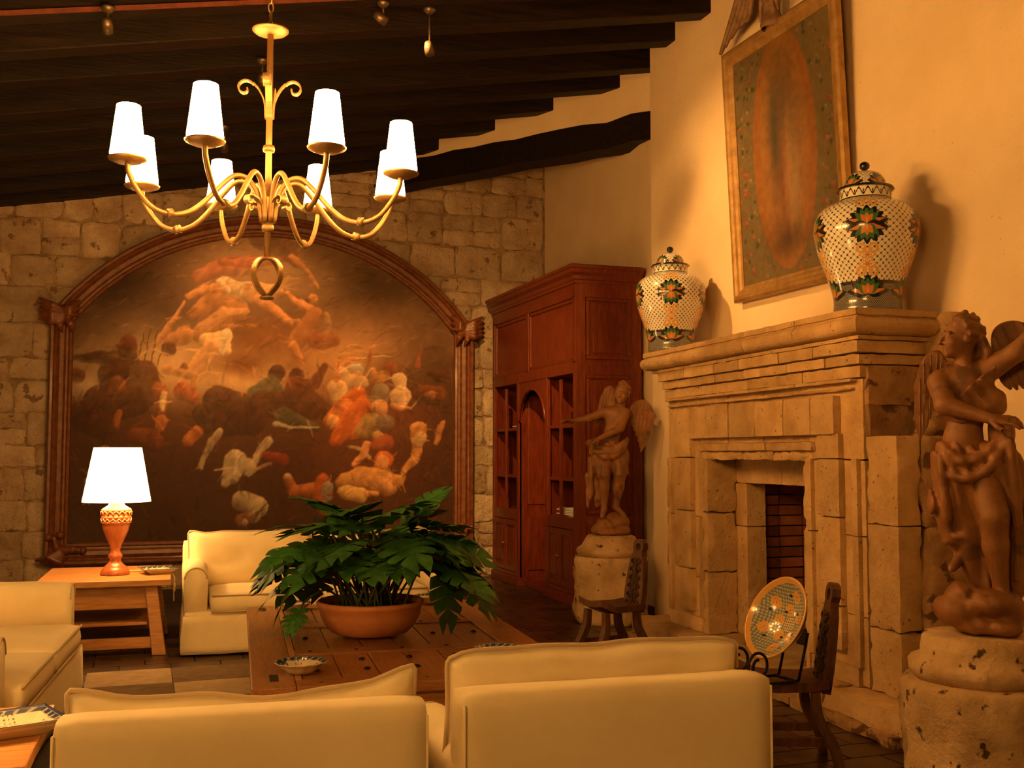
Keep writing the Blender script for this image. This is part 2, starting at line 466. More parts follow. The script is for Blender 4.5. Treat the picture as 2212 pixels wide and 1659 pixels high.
# stone back wall
wb = struct(obj('wall_back', box(XL, XN + .02, YB, YB + 0.25, -0.1, 5.6), 'mortar'))
def stone_mesh(w, h, seed):
    rnd = random.Random(seed); n = 28; pts = []
    jit = [(rnd.uniform(-.05, .05) * w, rnd.uniform(-.09, .09) * h) for _ in range(4)]
    e = rnd.uniform(5.0, 16.0)
    ox, oy = rnd.uniform(0, 50), rnd.uniform(0, 50); tx, ty = rnd.uniform(-.03, .03), rnd.uniform(-.05, .05)
    for k in range(n):
        a = 2 * PI * (k + .5) / n
        c, s = math.cos(a), math.sin(a)
        r = (abs(c) ** e + abs(s) ** e) ** (-1 / e)
        x, y = c * r * w / 2, s * r * h / 2
        q = (0 if x < 0 else 1) + (0 if y < 0 else 2)
        wx, wy = abs(x) / (w / 2), abs(y) / (h / 2)
        x += jit[q][0] * wx * wy; y += jit[q][1] * wx * wy
        v = Vector((x * 11 + ox, y * 11 + oy, 0))
        x += noise.noise(v) * .022; y += noise.noise(v + Vector((0, 0, 9))) * .022
        pts.append((x, y))
    V = []; Fc = []; rings = ((1.0, 0.02), (0.985, -0.010), (0.93, -0.026), (0.78, -0.030), (0.58, -0.031), (0.36, -0.031))
    for s, d in rings:
        for x, y in pts:
            v = Vector((x * s * 8 + ox, y * s * 8 + oy, 3))
            nz = (noise.noise(v) * .017 + noise.noise(v * 2.7) * .010) if s < .99 else 0
            V.append((x * s, d - nz + x * s * tx + y * s * ty, y * s))
    V.append((0, -0.032, 0)); m = len(rings)
    for r in range(m - 1):
        for k in range(n):
            k2 = (k + 1) % n
            Fc.append((r * n + k, r * n + k2, (r + 1) * n + k2, (r + 1) * n + k))
    for k in range(n): Fc.append(((m - 1) * n + k, (m - 1) * n + (k + 1) % n, m * n))
    return pyd('stone', V, Fc, True)
z = 0.0; sd = 0; nst = 0
while z < 5.2:
    h = random.choice((0.24, 0.3, 0.34, 0.38)) * random.uniform(.92, 1.08)
    x = XL + random.uniform(-.3, 0) + 0.6
    while x < XN - 0.04:
        w = random.uniform(0.28, 0.62)
        if XN - 0.02 - (x + w) < 0.2: w = XN - 0.02 - x
        cx, cz = x + w / 2, z + h / 2
        px, py, _ = proj((cx, YB, cz))
        r_in = -0.45 < cx - w / 2 and cx + w / 2 < 3.4 and 0.5 < cz and cz + h / 2 < 2.95 + 0.75 * max(0, 1 - ((cx - 1.45) / 2.2) ** 2)
        behind_case = cx - w / 2 > 4.2 and cz < 3.2
        if not r_in and not behind_case and px > -60 and cz - h / 2 < ceil_z(min(cx + .3, 2.8)) + .1:
            sd += 1
            if random.random() < 0.16 and w > .36:      # two small stones instead of one
                for q in (-1, 1):
                    obj('stone', stone_mesh(w - .004, h / 2 - .003, sd * 2 + q), 'rubble', wb, (cx, YB, cz + q * h / 4)); nst += 1
            else:
                obj('stone', stone_mesh(w - .003, h - .003, sd), 'rubble', wb, (cx, YB, cz)); nst += 1
        x += w
    z += h

# fireplace wall (pierced for the firebox), step, and niche wall
FB = (5.80, 7.20, 0.0, 1.32)     # firebox mouth in the wall: y0,y1,z0,z1
bm = bmesh.new()
for y0, y1, z0, z1 in ((YF, FB[0], -0.1, 5.6), (FB[0], FB[1], FB[3], 5.6), (FB[1], YS, -0.1, 5.6)):
    box(XR, XN + 0.6, y0, y1, z0, z1, bm=bm)
bmesh.ops.remove_doubles(bm, verts=bm.verts[:], dist=1e-5)
struct(obj('wall_right', bm, 'plaster'))
struct(obj('wall_niche', box(XN, XN + 0.6, YS - .01, YB + .2, -0.1, 5.6), 'plaster'))
# plaster over the diagonal lintel
A, B = Vector((XN, 9.66, 0)), Vector((2.62, 12.72, 0))
dv = (B - A).normalized(); nv = Vector((dv.y, -dv.x, 0))
if nv.dot(Vector((-1, -1, 0))) < 0: nv = -nv
LZ = (4.68, 4.97)
def prism(A, B, off0, off1, z0, z1, wob=0.0, n=1):
    V = []; Fc = []
    for i in range(n + 1):
        p = A.lerp(B, i / n)
        for o, zz in ((off0, z0), (off1, z0), (off1, z1), (off0, z1)):
            q = p - nv * o
            V.append((q.x, q.y, zz + (noise.noise(Vector((i * .7, zz * 3, 1))) * wob)))
    for i in range(n):
        for k in range(4): Fc.append((i * 4 + k, i * 4 + (k + 1) % 4, i * 4 + 4 + (k + 1) % 4, i * 4 + 4 + k))
    Fc += [(3, 2, 1, 0), tuple(n * 4 + k for k in range(4))]
    b = bmesh.new(); b.from_mesh(pyd('p', V, Fc)); bmesh.ops.recalc_face_normals(b, faces=b.faces[:]); return b
struct(obj('wall_diagonal', prism(A + dv * -.1, B + dv * 0.25, 0.015, 0.40, LZ[1] - .02, 5.6), 'plaster'))
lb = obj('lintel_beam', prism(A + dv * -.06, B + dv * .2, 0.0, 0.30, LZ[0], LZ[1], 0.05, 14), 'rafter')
tag(lb, 'heavy black timber lintel set diagonally across the corner above the bookcase', 'beam')

# ceiling boards and rafters (rafters rise to the right)
bm = bmesh.new()
x0, x1 = XL, XN + 0.4
vs_ = [bm.verts.new((x, y, ceil_z(x) + 0.20 + dz)) for dz in (0, 0.08) for x, y in ((x0, YF), (x1, YF), (x1, YB + .2), (x0, YB + .2))]
for q in ((0, 1, 2, 3), (7, 6, 5, 4), (0, 4, 5, 1), (1, 5, 6, 2), (2, 6, 7, 3), (3, 7, 4, 0)): bm.faces.new([vs_[i] for i in q])
bmesh.ops.recalc_face_normals(bm, faces=bm.faces[:])
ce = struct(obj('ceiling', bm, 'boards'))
RY = [12.62, 12.0, 11.35, 10.72, 10.06, 9.46, 8.70, 8.05, 7.40, 6.75, 6.1, 5.45, 4.8, 4.15, 3.5]
for i, y in enumerate(RY):
    xe = XR + .02 if y < YS - .2 else (XN + .02 if y < 9.6 else A.x + (B.x - A.x) * ((y - .1 - A.y) / (B.y - A.y)) + .10)
    w = 0.19
    V = []; n = 10
    for k in range(n + 1):
        x = XL + (xe - XL) * k / n
        jz = noise.noise(Vector((x * .8, y * 3, 0))) * .014; jy = noise.noise(Vector((x * .8, y * 3, 5))) * .012
        for yy, zz in ((y - w / 2, 0), (y + w / 2, 0), (y + w / 2, .21), (y - w / 2, .21)):
            V.append((x, yy + jy, ceil_z(x) + zz + jz))
    Fc = [(3, 2, 1, 0), tuple(n * 4 + k for k in range(4))]
    for k in range(n):
        for q in range(4): Fc.append((k * 4 + q, k * 4 + (q + 1) % 4, k * 4 + 4 + (q + 1) % 4, k * 4 + 4 + q))
    b = bmesh.new(); b.from_mesh(pyd('r', V, Fc)); bmesh.ops.recalc_face_normals(b, faces=b.faces[:])
    bmesh.ops.bevel(b, geom=[e for e in b.edges if len(e.link_faces) == 2 and abs(e.calc_face_angle(0)) > 1], offset=.008, segments=1, affect='EDGES')
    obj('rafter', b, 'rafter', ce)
b = bmesh.new()
V = [(x, 7.282, ceil_z(x) + z) for x in (XL, XR) for z in (-.012, .012)] + [(x, 7.31, ceil_z(x) + z) for x in (XL, XR) for z in (-.012, .012)]
b.from_mesh(pyd('s', V, [(0, 2, 3, 1), (4, 5, 7, 6), (0, 4, 6, 2), (1, 3, 7, 5), (0, 1, 5, 4), (2, 6, 7, 3)]))
obj('lit_arris_strip', b, 'lit_arris', ce)  # thin strip added to paint the lit lower front edge of one rafter
# ------------------------------------------------------------------ arched battle painting
YC = 12.60
PX0, PX1, PZ0, SPR = -0.93, 3.85, 0.30, 2.98
XM = (PX0 + PX1) / 2; FW = 0.24
R0 = 2.93; CZ = 4.24 - R0
pt = thing('painting', 'huge arched battle painting in a carved wooden frame on the stone wall', 'painting', (XM, YC, PZ0))
def arch_z(x, r): return CZ + math.sqrt(max(0.01, r * r - (x - XM) ** 2))
nx, nz = 420, 330
xi0, xi1 = PX0 + FW - .03, PX1 - FW + .03
gx = np.linspace(xi0, xi1, nx)
gt = np.linspace(0, 1, nz)
Ri = R0 - FW + .03
top = CZ + np.sqrt(Ri * Ri - (gx - XM) ** 2)
GX = np.repeat(gx[:, None], nz, 1); GZ = (PZ0 + FW - .05) + gt[None, :] * (top[:, None] - (PZ0 + FW - .05))
verts = np.stack([GX, np.full_like(GX, YC - 0.03), GZ], -1).reshape(-1, 3)
# where each canvas point falls in the photograph -> painted there
e = verts - np.array(EYE); dz = e @ np.array(_F)
ux = ((CX + FPX * (e @ np.array(_R)) / dz) - 60) * 2.074
uy = ((CY - FPX * (e @ np.array(_U)) / dz) - 440) * 2.074
def vnoise(x, y, s, seed=0):
    rs = np.random.RandomState(seed); g = rs.rand(64, 64)
    a, b = x / s, y / s; i, j = np.floor(a).astype(int), np.floor(b).astype(int); fa, fb = a - i, b - j
    fa = fa * fa * (3 - 2 * fa); fb = fb * fb * (3 - 2 * fb)
    G = lambda p, q: g[p % 64, q % 64]
    return (G(i, j) * (1 - fa) + G(i + 1, j) * fa) * (1 - fb) + (G(i, j + 1) * (1 - fa) + G(i + 1, j + 1) * fa) * fb
def fbm(x, y, s, seed=0): return sum(vnoise(x, y, s / 2 ** k, seed + k) * 0.5 ** k for k in range(4)) / 1.875
class Paint:
    def __init__(s, x, y, base): s.x, s.y = x, y; s.c = np.tile(np.array(base, float), (len(x), 1))
    def mix(s, a, c): s.c = s.c * (1 - a[:, None]) + np.asarray(c) * a[:, None]
    def blob(s, cx, cy, rx, ry, c, a=1.0, rot=0, p=1.0, n=0.0):
        dx, dy = s.x - cx, s.y - cy
        if rot: ca, sa = math.cos(rot), math.sin(rot); dx, dy = dx * ca + dy * sa, -dx * sa + dy * ca
        d = (dx / rx) ** 2 + (dy / ry) ** 2
        if n: d = d * (1 + n * (fbm(s.x, s.y, 120, 5) - .5) * 2)
        s.mix(a * np.exp(-d * p), c)
    def line(s, pts, c, soft=8.0, a=.9, shade=0.62):
        c = np.array(c, float)
        x0 = min(p[0] - p[2] for p in pts) - 20; x1 = max(p[0] + p[2] for p in pts) + 20
        y0 = min(p[1] - p[2] for p in pts) - 20; y1 = max(p[1] + p[2] for p in pts) + 20
        m = (s.x > x0) & (s.x < x1) & (s.y > y0) & (s.y < y1)
        if not m.any(): return
        x, y = s.x[m] + (fbm(s.x[m], s.y[m], 30, 31) - .5) * 15, s.y[m] + (fbm(s.x[m], s.y[m], 30, 41) - .5) * 15; best = np.full(len(x), 1e9); sx = np.zeros(len(x)); sy = np.zeros(len(x))
        if len(pts) == 1: pts = [pts[0], (pts[0][0] + .1, pts[0][1], pts[0][2])]
        for (ax, ay, ar), (bx, by, br) in zip(pts, pts[1:]):
            L = (bx - ax) ** 2 + (by - ay) ** 2 + 1e-6
            t = np.clip(((x - ax) * (bx - ax) + (y - ay) * (by - ay)) / L, 0, 1)
            dx, dy = x - ax - t * (bx - ax), y - ay - t * (by - ay); r = ar + (br - ar) * t
            d = np.sqrt(dx * dx + dy * dy) - r
            k = d < best; best[k] = d[k]; sx[k] = (dx / np.maximum(r, 1))[k]; sy[k] = (dy / np.maximum(r, 1))[k]
        al = np.clip(0.5 - best / soft, 0, 1) * a * (.72 + .5 * fbm(s.x[m], s.y[m], 45, 51))
        al = np.clip(al * (1 - .55 * np.clip(sy * .8 - sx * .3, 0, 1)), 0, 1)
        fold = .62 + .76 * fbm(s.x[m] * .8 + s.y[m] * .6, s.y[m] * .5 - s.x[m] * .3, 22, 61)
        sh = fold * np.clip(1 + shade * (0.35 * sx - 0.85 * sy) * np.minimum(1, 1), 0.35, 1.7)
        s.c[m] = s.c[m] * (1 - al[:, None]) + c * sh[:, None] * al[:, None]
pc = Paint(ux, uy, (0.085, 0.045, 0.022))
BR, DK, FL, CR, RD, OR, GR, WH, BL = (.13, .058, .024), (.040, .018, .009), (.52, .27, .125), (.66, .47, .27), (.28, .055, .022), (.42, .14, .04), (.22, .17, .12), (.62, .52, .38), (.10, .125, .115)
pc.blob(1000, 300, 900, 320, (.15, .088, .045), .9, n=.5)
pc.blob(1040, 250, 460, 230, (.40, .27, .165), .85, n=.8)
pc.blob(1640, 430, 330, 240, (.19, .13, .075), .75, n=.7)
pc.blob(1480, 610, 350, 140, (.46, .28, .155), .85, n=.8)
pc.blob(430, 540, 230, 130, (.27, .19, .12), .85, n=.8)
pc.blob(380, 350, 200, 150, (.055, .03, .015), .75, n=.6)
pc.blob(620, 420, 150, 200, (.09, .045, .02), .6, n=.6)
pc.blob(900, 775, 440, 135, (.70, .49, .28), .97, n=.7)
pc.blob(1320, 700, 260, 95, (.56, .33, .17), .85, n=.7)
pc.blob(640, 700, 220, 120, (.60, .43, .26), .8, n=.6)
pc.blob(265, 810, 75, 55, (.62, .52, .38), .95, n=.3)
pc.blob(250, 700, 90, 60, (.36, .28, .19), .8, n=.3)
pc.blob(1040, 600, 190, 110, (.25, .115, .035), .9, n=.9)
pc.blob(960, 720, 140, 60, (.23, .10, .032), .9, n=.9)
pc.blob(1230, 560, 120, 80, (.25, .11, .05), .6, n=.7)
pc.blob(560, 1010, 420, 160, (.13, .055, .022), .7, n=.6)
pc.blob(1500, 950, 330, 190, (.28, .10, .035), .6, n=.6)
pc.blob(1030, 1000, 330, 130, (.12, .058, .025), .85, n=.6)
pc.blob(1000, 1250, 900, 230, (.075, .032, .015), .8, n=.4)
pc.blob(1500, 1200, 280, 150, (.15, .05, .022), .6, n=.4)
# celestial figures
for p, c in [([(760, 330, 30), (870, 285, 42), (985, 290, 30)], (.40, .18, .10)), ([(870, 260, 22), (1010, 260, 26), (1150, 250, 14)], (.38, .16, .09)),
             ([(1040, 150, 50), (1150, 190, 55), (1210, 260, 30)], (.26, .155, .085)), ([(1180, 240, 16), (1250, 300, 12), (1290, 360, 8), (1300, 378, 3)], FL),
             ([(1100, 130, 30)], (.30, .17, .09)), ([(700, 180, 22)], (.30, .16, .1)),
             ([(735, 500, 26), (830, 440, 55), (930, 470, 60), (860, 540, 60), (760, 590, 30)], (.36, .19, .085)),
             ([(780, 560, 28), (880, 490, 30), (980, 480, 14)], (.46, .27, .14)),
             ([(880, 360, 34), (960, 395, 46), (1040, 400, 50)], (.52, .40, .26)),
             ([(1010, 400, 50), (1090, 395, 34), (1130, 390, 18)], (.46, .27, .14)),
             ([(720, 415, 14), (790, 382, 20), (880, 378, 24)], FL), ([(860, 350, 14), (890, 390, 18)], WH),
             ([(590, 610, 16), (640, 540, 14), (705, 440, 6)], (.45, .22, .11)), ([(570, 630, 10), (620, 560, 8), (700, 440, 4)], (.55, .33, .19)),
             ([(1040, 430, 26), (1110, 480, 24), (1180, 540, 16), (1215, 525, 9)], FL), ([(1215, 545, 8), (1230, 530, 5)], FL),
             ([(1160, 400, 10), (1200, 440, 16), (1260, 470, 26)], FL), ([(1275, 425, 22)], FL), ([(1255, 430, 12)], (.16, .07, .03)),
             ([(1290, 490, 30), (1250, 560, 46), (1200, 620, 40)], (.36, .18, .08)), ([(1340, 500, 14), (1350, 550, 14), (1330, 600, 8)], (.44, .28, .15)),
             ([(1190, 640, 26), (1225, 700, 12), (1230, 715, 5)], FL), ([(1300, 620, 40), (1370, 610, 30)], (.30, .13, .06)),
             ([(700, 590, 42), (640, 610, 30)], (.38, .21, .10)), ([(630, 650, 34)], (.13, .055, .022)),
             ([(800, 610, 34), (870, 610, 42), (890, 660, 22)], CR), ([(830, 640, 40), (780, 690, 36), (735, 745, 24), (690, 800, 15), (670, 822, 8)], (.58, .36, .18)),
             ([(700, 730, 20), (680, 760, 10)], (.2, .1, .05)), ([(890, 590, 30), (870, 670, 12)], WH)]:
    pc.line(p, c)
# left riders and spears
for x, y in ((500, 580), (530, 560), (560, 570), (590, 630)): pc.line([(x - 10, 720, 3), (x + 20, y, 2.5)], (.10, .05, .025), 3)
for p, c in [([(200, 690, 14), (260, 690, 20), (330, 690, 34), (390, 720, 66), (380, 790, 70)], (.085, .040, .018)), ([(448, 640, 44), (450, 680, 44)], (.105, .048, .02)), ([(410, 640, 16), (450, 620, 36)], (.15, .06, .028)),
             ([(220, 770, 36)], (.14, .055, .024)), ([(420, 760, 60), (520, 760, 62), (560, 840, 50), (480, 880, 70), (330, 900, 90)], (.105, .048, .02)),
             ([(400, 810, 40), (380, 850, 16)], (.20, .095, .042)), ([(590, 830, 34), (600, 880, 30), (598, 940, 16)], (.30, .13, .055)), ([(610, 850, 14), (600, 920, 9)], (.58, .46, .32)), ([(600, 942, 13)], (.15, .07, .035)),
             ([(600, 970, 26), (590, 1000, 20)], (.36, .15, .065)), ([(700, 840, 44), (740, 870, 30)], (.35, .13, .06)), ([(620, 740, 20), (740, 770, 20)], (.40, .24, .13)), ([(740, 790, 10), (740, 820, 18)], (.42, .22, .1)),
             ([(390, 990, 20), (410, 930, 10)], (.36, .14, .05)), ([(250, 950, 70), (330, 1000, 60)], (.09, .035, .016)),
             ([(340, 1110, 30), (310, 1190, 24), (275, 1250, 19), (262, 1320, 13)], (.50, .27, .11)), ([(258, 1330, 12), (250, 1350, 4)], (.50, .27, .11)), ([(275, 1325, 7), (280, 1350, 4)], (.50, .27, .11)),
             ([(480, 1040, 40), (560, 1060, 50)], (.14, .05, .022)), ([(720, 1060, 30), (760, 1020, 24)], (.40, .17, .05)), ([(780, 940, 44), (800, 1000, 30)], (.085, .045, .022))]:
    pc.line(p, c)
# centre
for p, c in [([(850, 880, 66), (950, 900, 56)], (.095, .042, .02)), ([(1115, 760, 40)], (.075, .032, .015)), ([(1010, 850, 30), (1090, 820, 46), (1120, 860, 40)], (.125, .115, .07)), ([(1205, 770, 36)], (.085, .035, .016)), ([(1200, 830, 50), (1280, 810, 30), (1330, 730, 16)], (.16, .06, .026)),
             ([(1050, 900, 60), (1250, 900, 70), (1330, 930, 40)], (.115, .052, .022)), ([(1150, 960, 50), (1300, 1010, 14)], (.10, .085, .048)), ([(1110, 985, 12), (1180, 1000, 7), (1300, 1005, 4)], (.40, .35, .25)),
             ([(1000, 970, 70), (880, 980, 60)], (.08, .036, .018)), ([(860, 1020, 16), (820, 1070, 17), (790, 1140, 12), (775, 1180, 12)], (.36, .29, .20)),
             ([(1080, 1060, 20), (1040, 1110, 18), (1000, 1180, 15), (985, 1210, 12)], (.40, .33, .22)), ([(930, 1150, 50), (910, 1220, 40), (880, 1262, 12)], (.36, .31, .23)), ([(985, 1180, 40)], (.34, .29, .21)), ([(950, 1140, 8), (920, 1210, 6)], (.46, .41, .31)),
             ([(1020, 1190, 10), (1090, 1165, 8)], (.30, .2, .12)), ([(1060, 1130, 20), (1140, 1150, 30)], (.20, .05, .022)),
             ([(960, 1330, 46), (1030, 1360, 48), (1010, 1400, 30)], (.40, .34, .24)), ([(1010, 1410, 5), (1075, 1340, 4)], (.08, .04, .02)), ([(965, 1420, 38), (990, 1400, 22)], (.20, .10, .05)), ([(972, 1425, 16)], (.50, .38, .24))]:
    pc.line(p, c)
# right melee
for p, c in [([(1390, 730, 20), (1440, 700, 14), (1470, 690, 8)], FL), ([(1475, 692, 3), (1620, 684, 2)], (.6, .5, .36)), ([(1475, 745, 30)], (.36, .36, .30)), ([(1475, 770, 22)], FL), ([(1400, 760, 34), (1430, 800, 40), (1500, 800, 26)], (.48, .34, .2)),
             ([(1385, 835, 48), (1380, 880, 20)], (.50, .35, .2)), ([(1400, 810, 20)], (.56, .36, .16)), ([(1430, 880, 26), (1480, 850, 34), (1500, 890, 20)], (.42, .13, .035)), ([(1370, 975, 44), (1420, 930, 60), (1440, 1000, 60)], (.42, .17, .06)), ([(1370, 975, 30)], (.54, .32, .15)), ([(1500, 900, 40), (1450, 960, 50), (1380, 1060, 30)], (.43, .13, .035)),
             ([(1545, 745, 12), (1555, 790, 24), (1600, 770, 24)], (.46, .25, .1)), ([(1540, 740, 3), (1480, 830, 3)], (.6, .5, .36)), ([(1570, 790, 28)], (.36, .2, .08)), ([(1580, 850, 46), (1570, 900, 36)], (.22, .17, .125)), ([(1575, 915, 40)], (.46, .25, .11)),
             ([(1625, 740, 34)], (.26, .10, .038)), ([(1665, 790, 34), (1670, 820, 24)], (.56, .42, .26)), ([(1670, 860, 46), (1665, 890, 36)], (.54, .40, .25)), ([(1640, 905, 14), (1710, 918, 10)], FL), ([(1720, 915, 3), (1785, 840, 2)], (.52, .44, .3)),
             ([(1540, 980, 46), (1500, 1020, 36)], (.27, .19, .08)), ([(1600, 980, 40)], (.18, .13, .1)), ([(1570, 1045, 30)], (.40, .25, .11)), ([(1760, 850, 40), (1830, 860, 46)], (.16, .065, .028)), ([(1800, 860, 24)], (.30, .15, .07)), ([(1850, 770, 30), (1800, 760, 12)], (.10, .04, .018)),
             ([(1860, 980, 10), (1840, 1030, 14), (1830, 1075, 10)], FL), ([(1750, 1010, 36), (1745, 1080, 24), (1740, 1140, 20), (1690, 1190, 13), (1672, 1230, 8)], (.50, .27, .11)), ([(1690, 1200, 5), (1680, 1250, 3)], FL), ([(1760, 1050, 30), (1740, 1070, 20)], (.45, .32, .2)),
             ([(1440, 1090, 8), (1490, 1100, 8), (1530, 1140, 9)], (.36, .25, .15)), ([(1520, 1080, 20), (1500, 1130, 18), (1460, 1170, 12)], FL), ([(1600, 1070, 40), (1560, 1090, 30)], (.28, .09, .035)), ([(1595, 1150, 44)], (.46, .14, .045)), ([(1590, 1160, 34)], (.50, .27, .12)), ([(1560, 1180, 14)], (.3, .14, .06)),
             ([(1420, 1250, 40), (1500, 1230, 56), (1600, 1250, 60), (1650, 1240, 30)], (.46, .26, .10)), ([(1580, 1240, 24), (1620, 1270, 20)], (.50, .28, .14)), ([(1420, 1290, 30), (1490, 1305, 34)], (.54, .37, .15)), ([(1520, 1300, 16), (1560, 1300, 12)], FL),
             ([(1165, 1230, 22), (1190, 1290, 26), (1290, 1290, 40)], (.36, .14, .05)), ([(1165, 1222, 16)], (.46, .33, .2)), ([(1320, 1240, 30), (1300, 1320, 26), (1340, 1390, 26), (1385, 1425, 12)], (.35, .11, .028)), ([(1345, 1270, 26), (1340, 1310, 22)], (.27, .25, .22)), ([(1355, 1300, 10)], (.32, .10, .05))]:
    pc.line(p, c)
for x, y in ((1380, 700), (1530, 620), (1745, 640)): pc.line([(x, y + 90, 12), (x + 14, y, 2)], (.40, .15, .07), 8, .8)
rs_ = random.Random(12)
for k in range(900):          # loose brushwork picked up from the colours already on the canvas
    i = rs_.randrange(len(ux)); x_, y_ = ux[i], uy[i]; c_ = pc.c[i] * rs_.choice((.55, .7, 1.25, 1.45)) 
    a_ = rs_.uniform(-.9, .3) if y_ < 700 else rs_.uniform(-1.5, 1.5); L_ = rs_.uniform(12, 46); w_ = rs_.uniform(2.5, 8)
    pc.line([(x_ - math.cos(a_) * L_, y_ - math.sin(a_) * L_, w_ * .4), (x_, y_, w_), (x_ + math.cos(a_) * L_, y_ + math.sin(a_) * L_ + 4, w_ * .3)], c_, 5, .55, .3)
nn = fbm(ux, uy, 26, 11)[:, None] * .5 + fbm(ux, uy, 160, 21)[:, None] * .5
cc = np.clip(np.power(np.clip(pc.c, 0, 1), 1.12) * np.array((1.0, .86, .74)) * (0.72 + 0.56 * nn), 0.004, 1)
cc = np.where((np.abs(uy - (868 + (ux - 185) * .012)) < 1.6)[:, None], cc * .6 + .03, cc)
q = np.arange(nx * nz).reshape(nx, nz)
quads = np.stack([q[:-1, :-1], q[1:, :-1], q[1:, 1:], q[:-1, 1:]], -1).reshape(-1, 4)
me = np_mesh('canvas', verts, quads); set_col(me, cc)
cv = wobj('canvas', me, 'canvas', pt)
cv['label'] = 'dark oil painting of a cavalry battle under flying figures'
bk = bmesh.new()
box(PX0 + .1, PX1 - .1, YC, YC + .03, PZ0 + .1, 3.0, bm=bk)
wobj('backing', bk, 'mahog_dark', pt)
# frame mouldings : (a across from outer to inner, b out of the wall)
FP = [(0, 0), (0, .11), (.02, .14), (.045, .14), (.06, .11), (.075, .10), (.11, .125), (.15, .115), (.17, .085), (.19, .08), (.205, .10), (.23, .09), (FW, .05), (FW, 0)]
yv = Vector((0, -1, 0))
YF0 = YC + .02
wobj('frame_post', sweep_profile([((PX0, YF0, zz), (1, 0, 0), yv) for zz in (PZ0 + .02, SPR)], FP), 'frame', pt)
wobj('frame_post', sweep_profile([((PX1, YF0, zz), (-1, 0, 0), yv) for zz in (PZ0 + .02, SPR)], FP), 'frame', pt)
wobj('frame_rail', sweep_profile([((xx, YF0, PZ0), (0, 0, 1), yv) for xx in (PX0 + .1, PX1 - .1)], FP), 'frame', pt)
a0 = math.asin((PX1 - XM - .03) / R0)
path = []
for k in range(49):
    a = -a0 + 2 * a0 * k / 48
    path.append(((XM + R0 * math.sin(a), YF0, CZ + R0 * math.cos(a)), (-math.sin(a), 0, -math.cos(a)), yv))
wobj('frame_arch', sweep_profile(path, FP), 'frame', pt)
# carved knots: bundles of leaves / fingers clasping the corners
def knot(cx, cz, flip, low):
    s = Sdf((-.30, -.16, -.30), (.30, .14, .30), .0085)
    f = flip
    if not low:
        s.ell((.0, .03, 0), (.12, .09, .11), .01)
        for k in range(5):       # folds fanning outwards
            t = k / 4
            s.chain([(.07 * f, -.05, -.04 + .05 * t), (-.06 * f, -.085 + .02 * abs(t - .5), -.075 + .15 * t), (-.17 * f, -.02, -.05 + .19 * t)], [.030, .034, .016], .004)
        for k in range(3):       # folds lapping over the arch
            t = k / 2
            s.chain([(.02 * f, -.05, .03), (.09 * f, -.085, .03 + .06 * t - .03), (.17 * f, -.03, .0 + .13 * t)], [.030, .032, .015], .004)
        s.chain([(.05 * f, -.05, -.02), (.10 * f, -.075, -.09), (.12 * f, -.03, -.17)], [.042, .036, .010], .006)
        s.chain([(.0 * f, -.05, -.05), (.01 * f, -.07, -.11), (.03 * f, -.03, -.17)], [.034, .028, .010], .006)
    else:
        s.ell((0, .03, -.02), (.11, .08, .10), .01)
        for k in range(6):
            t = k / 5
            s.chain([(.05 * f, -.05, .04 - .03 * t), ((-.06 + .10 * t) * f, -.088, -.03 - .05 * t), ((-.17 + .22 * t) * f, -.02, -.06 - .11 * t)], [.028, .030, .014], .004)
        s.ell((-.07 * f, -.05, .15), (.036, .036, .036), .002); s.ell((.03 * f, -.06, .17), (.040, .040, .036), .002); s.cap((0, -.03, .05), (-.02 * f, -.04, .14), .03, .02, k=.01)
        s.chain([(.04 * f, -.05, .03), (.14 * f, -.07, .03), (.22 * f, -.04, .02)], [.04, .034, .026], .008); s.ell((.23 * f, -.05, .02), (.035, .045, .035), .004)
    o = wobj('corner_ornament', s.mesh('knot'), 'frame', pt)
    o.location = Vector((cx, YC - .10, cz)) - pt.location; o.scale = (1.15, 1.1, 1.15)
knot(PX0 + .10, SPR + .02, 1, False); knot(PX1 - .10, SPR + .02, -1, False)
knot(PX0 + .13, PZ0 + .14, 1, True); knot(PX1 - .13, PZ0 + .14, -1, True)

# ------------------------------------------------------------------ fireplace
HZ = 0.16
fp = thing('fireplace', 'carved stone fireplace with heavy moulded mantel and brick firebox', 'fireplace', (4.1, 6.5, 0))
def sh(me):
    v = np.empty(len(me.vertices) * 3, np.float32); me.vertices.foreach_get('co', v); v = v.reshape(-1, 3)
    w = np.clip((XR - v[:, 0]) / 0.5, 0, 1)
    v[:, 0] += (v[:, 1] - 6.6) * 0.045 * w
    me.vertices.foreach_set('co', v.ravel()); me.update(); return me
_s = [0]
def fb(name, x0, x1, y0, y1, z0, z1, m='cantera', **kw):
    _s[0] += 1
    a = dict(cell=.05, rad=.006, amp=.0025, seed=_s[0], chip=.004); a.update(kw)
    return wobj(name, sh(rough_block(x0, x1, y0, y1, z0, z1, **a)), m, fp)
XF = 4.02
def rows(name, x0, x1, ys, z0, z1, m='cantera', gap=.0018, **kw):
    for a, b in zip(ys, ys[1:]): fb(name, x0 + random.uniform(-.004, .004), x1, a + gap, b - gap, z0, z1, m, **kw)
# hearth and its lower kerb
rows('hearth_slab', 3.80, XR, (4.62, 5.35, 6.05, 6.75, 7.45, 8.18), .02, HZ, chip=.02)
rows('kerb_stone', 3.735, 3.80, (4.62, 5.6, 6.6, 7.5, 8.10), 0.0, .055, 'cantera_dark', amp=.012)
# piers
for y0, y1 in ((5.20, 5.79), (7.20, 7.86)):
    for z0, z1 in ((HZ, .56), (.56, 1.02), (1.02, 1.46)):
        fb('pier_block', XF, XR, y0, y1, z0 + .0014, z1 - .0014)
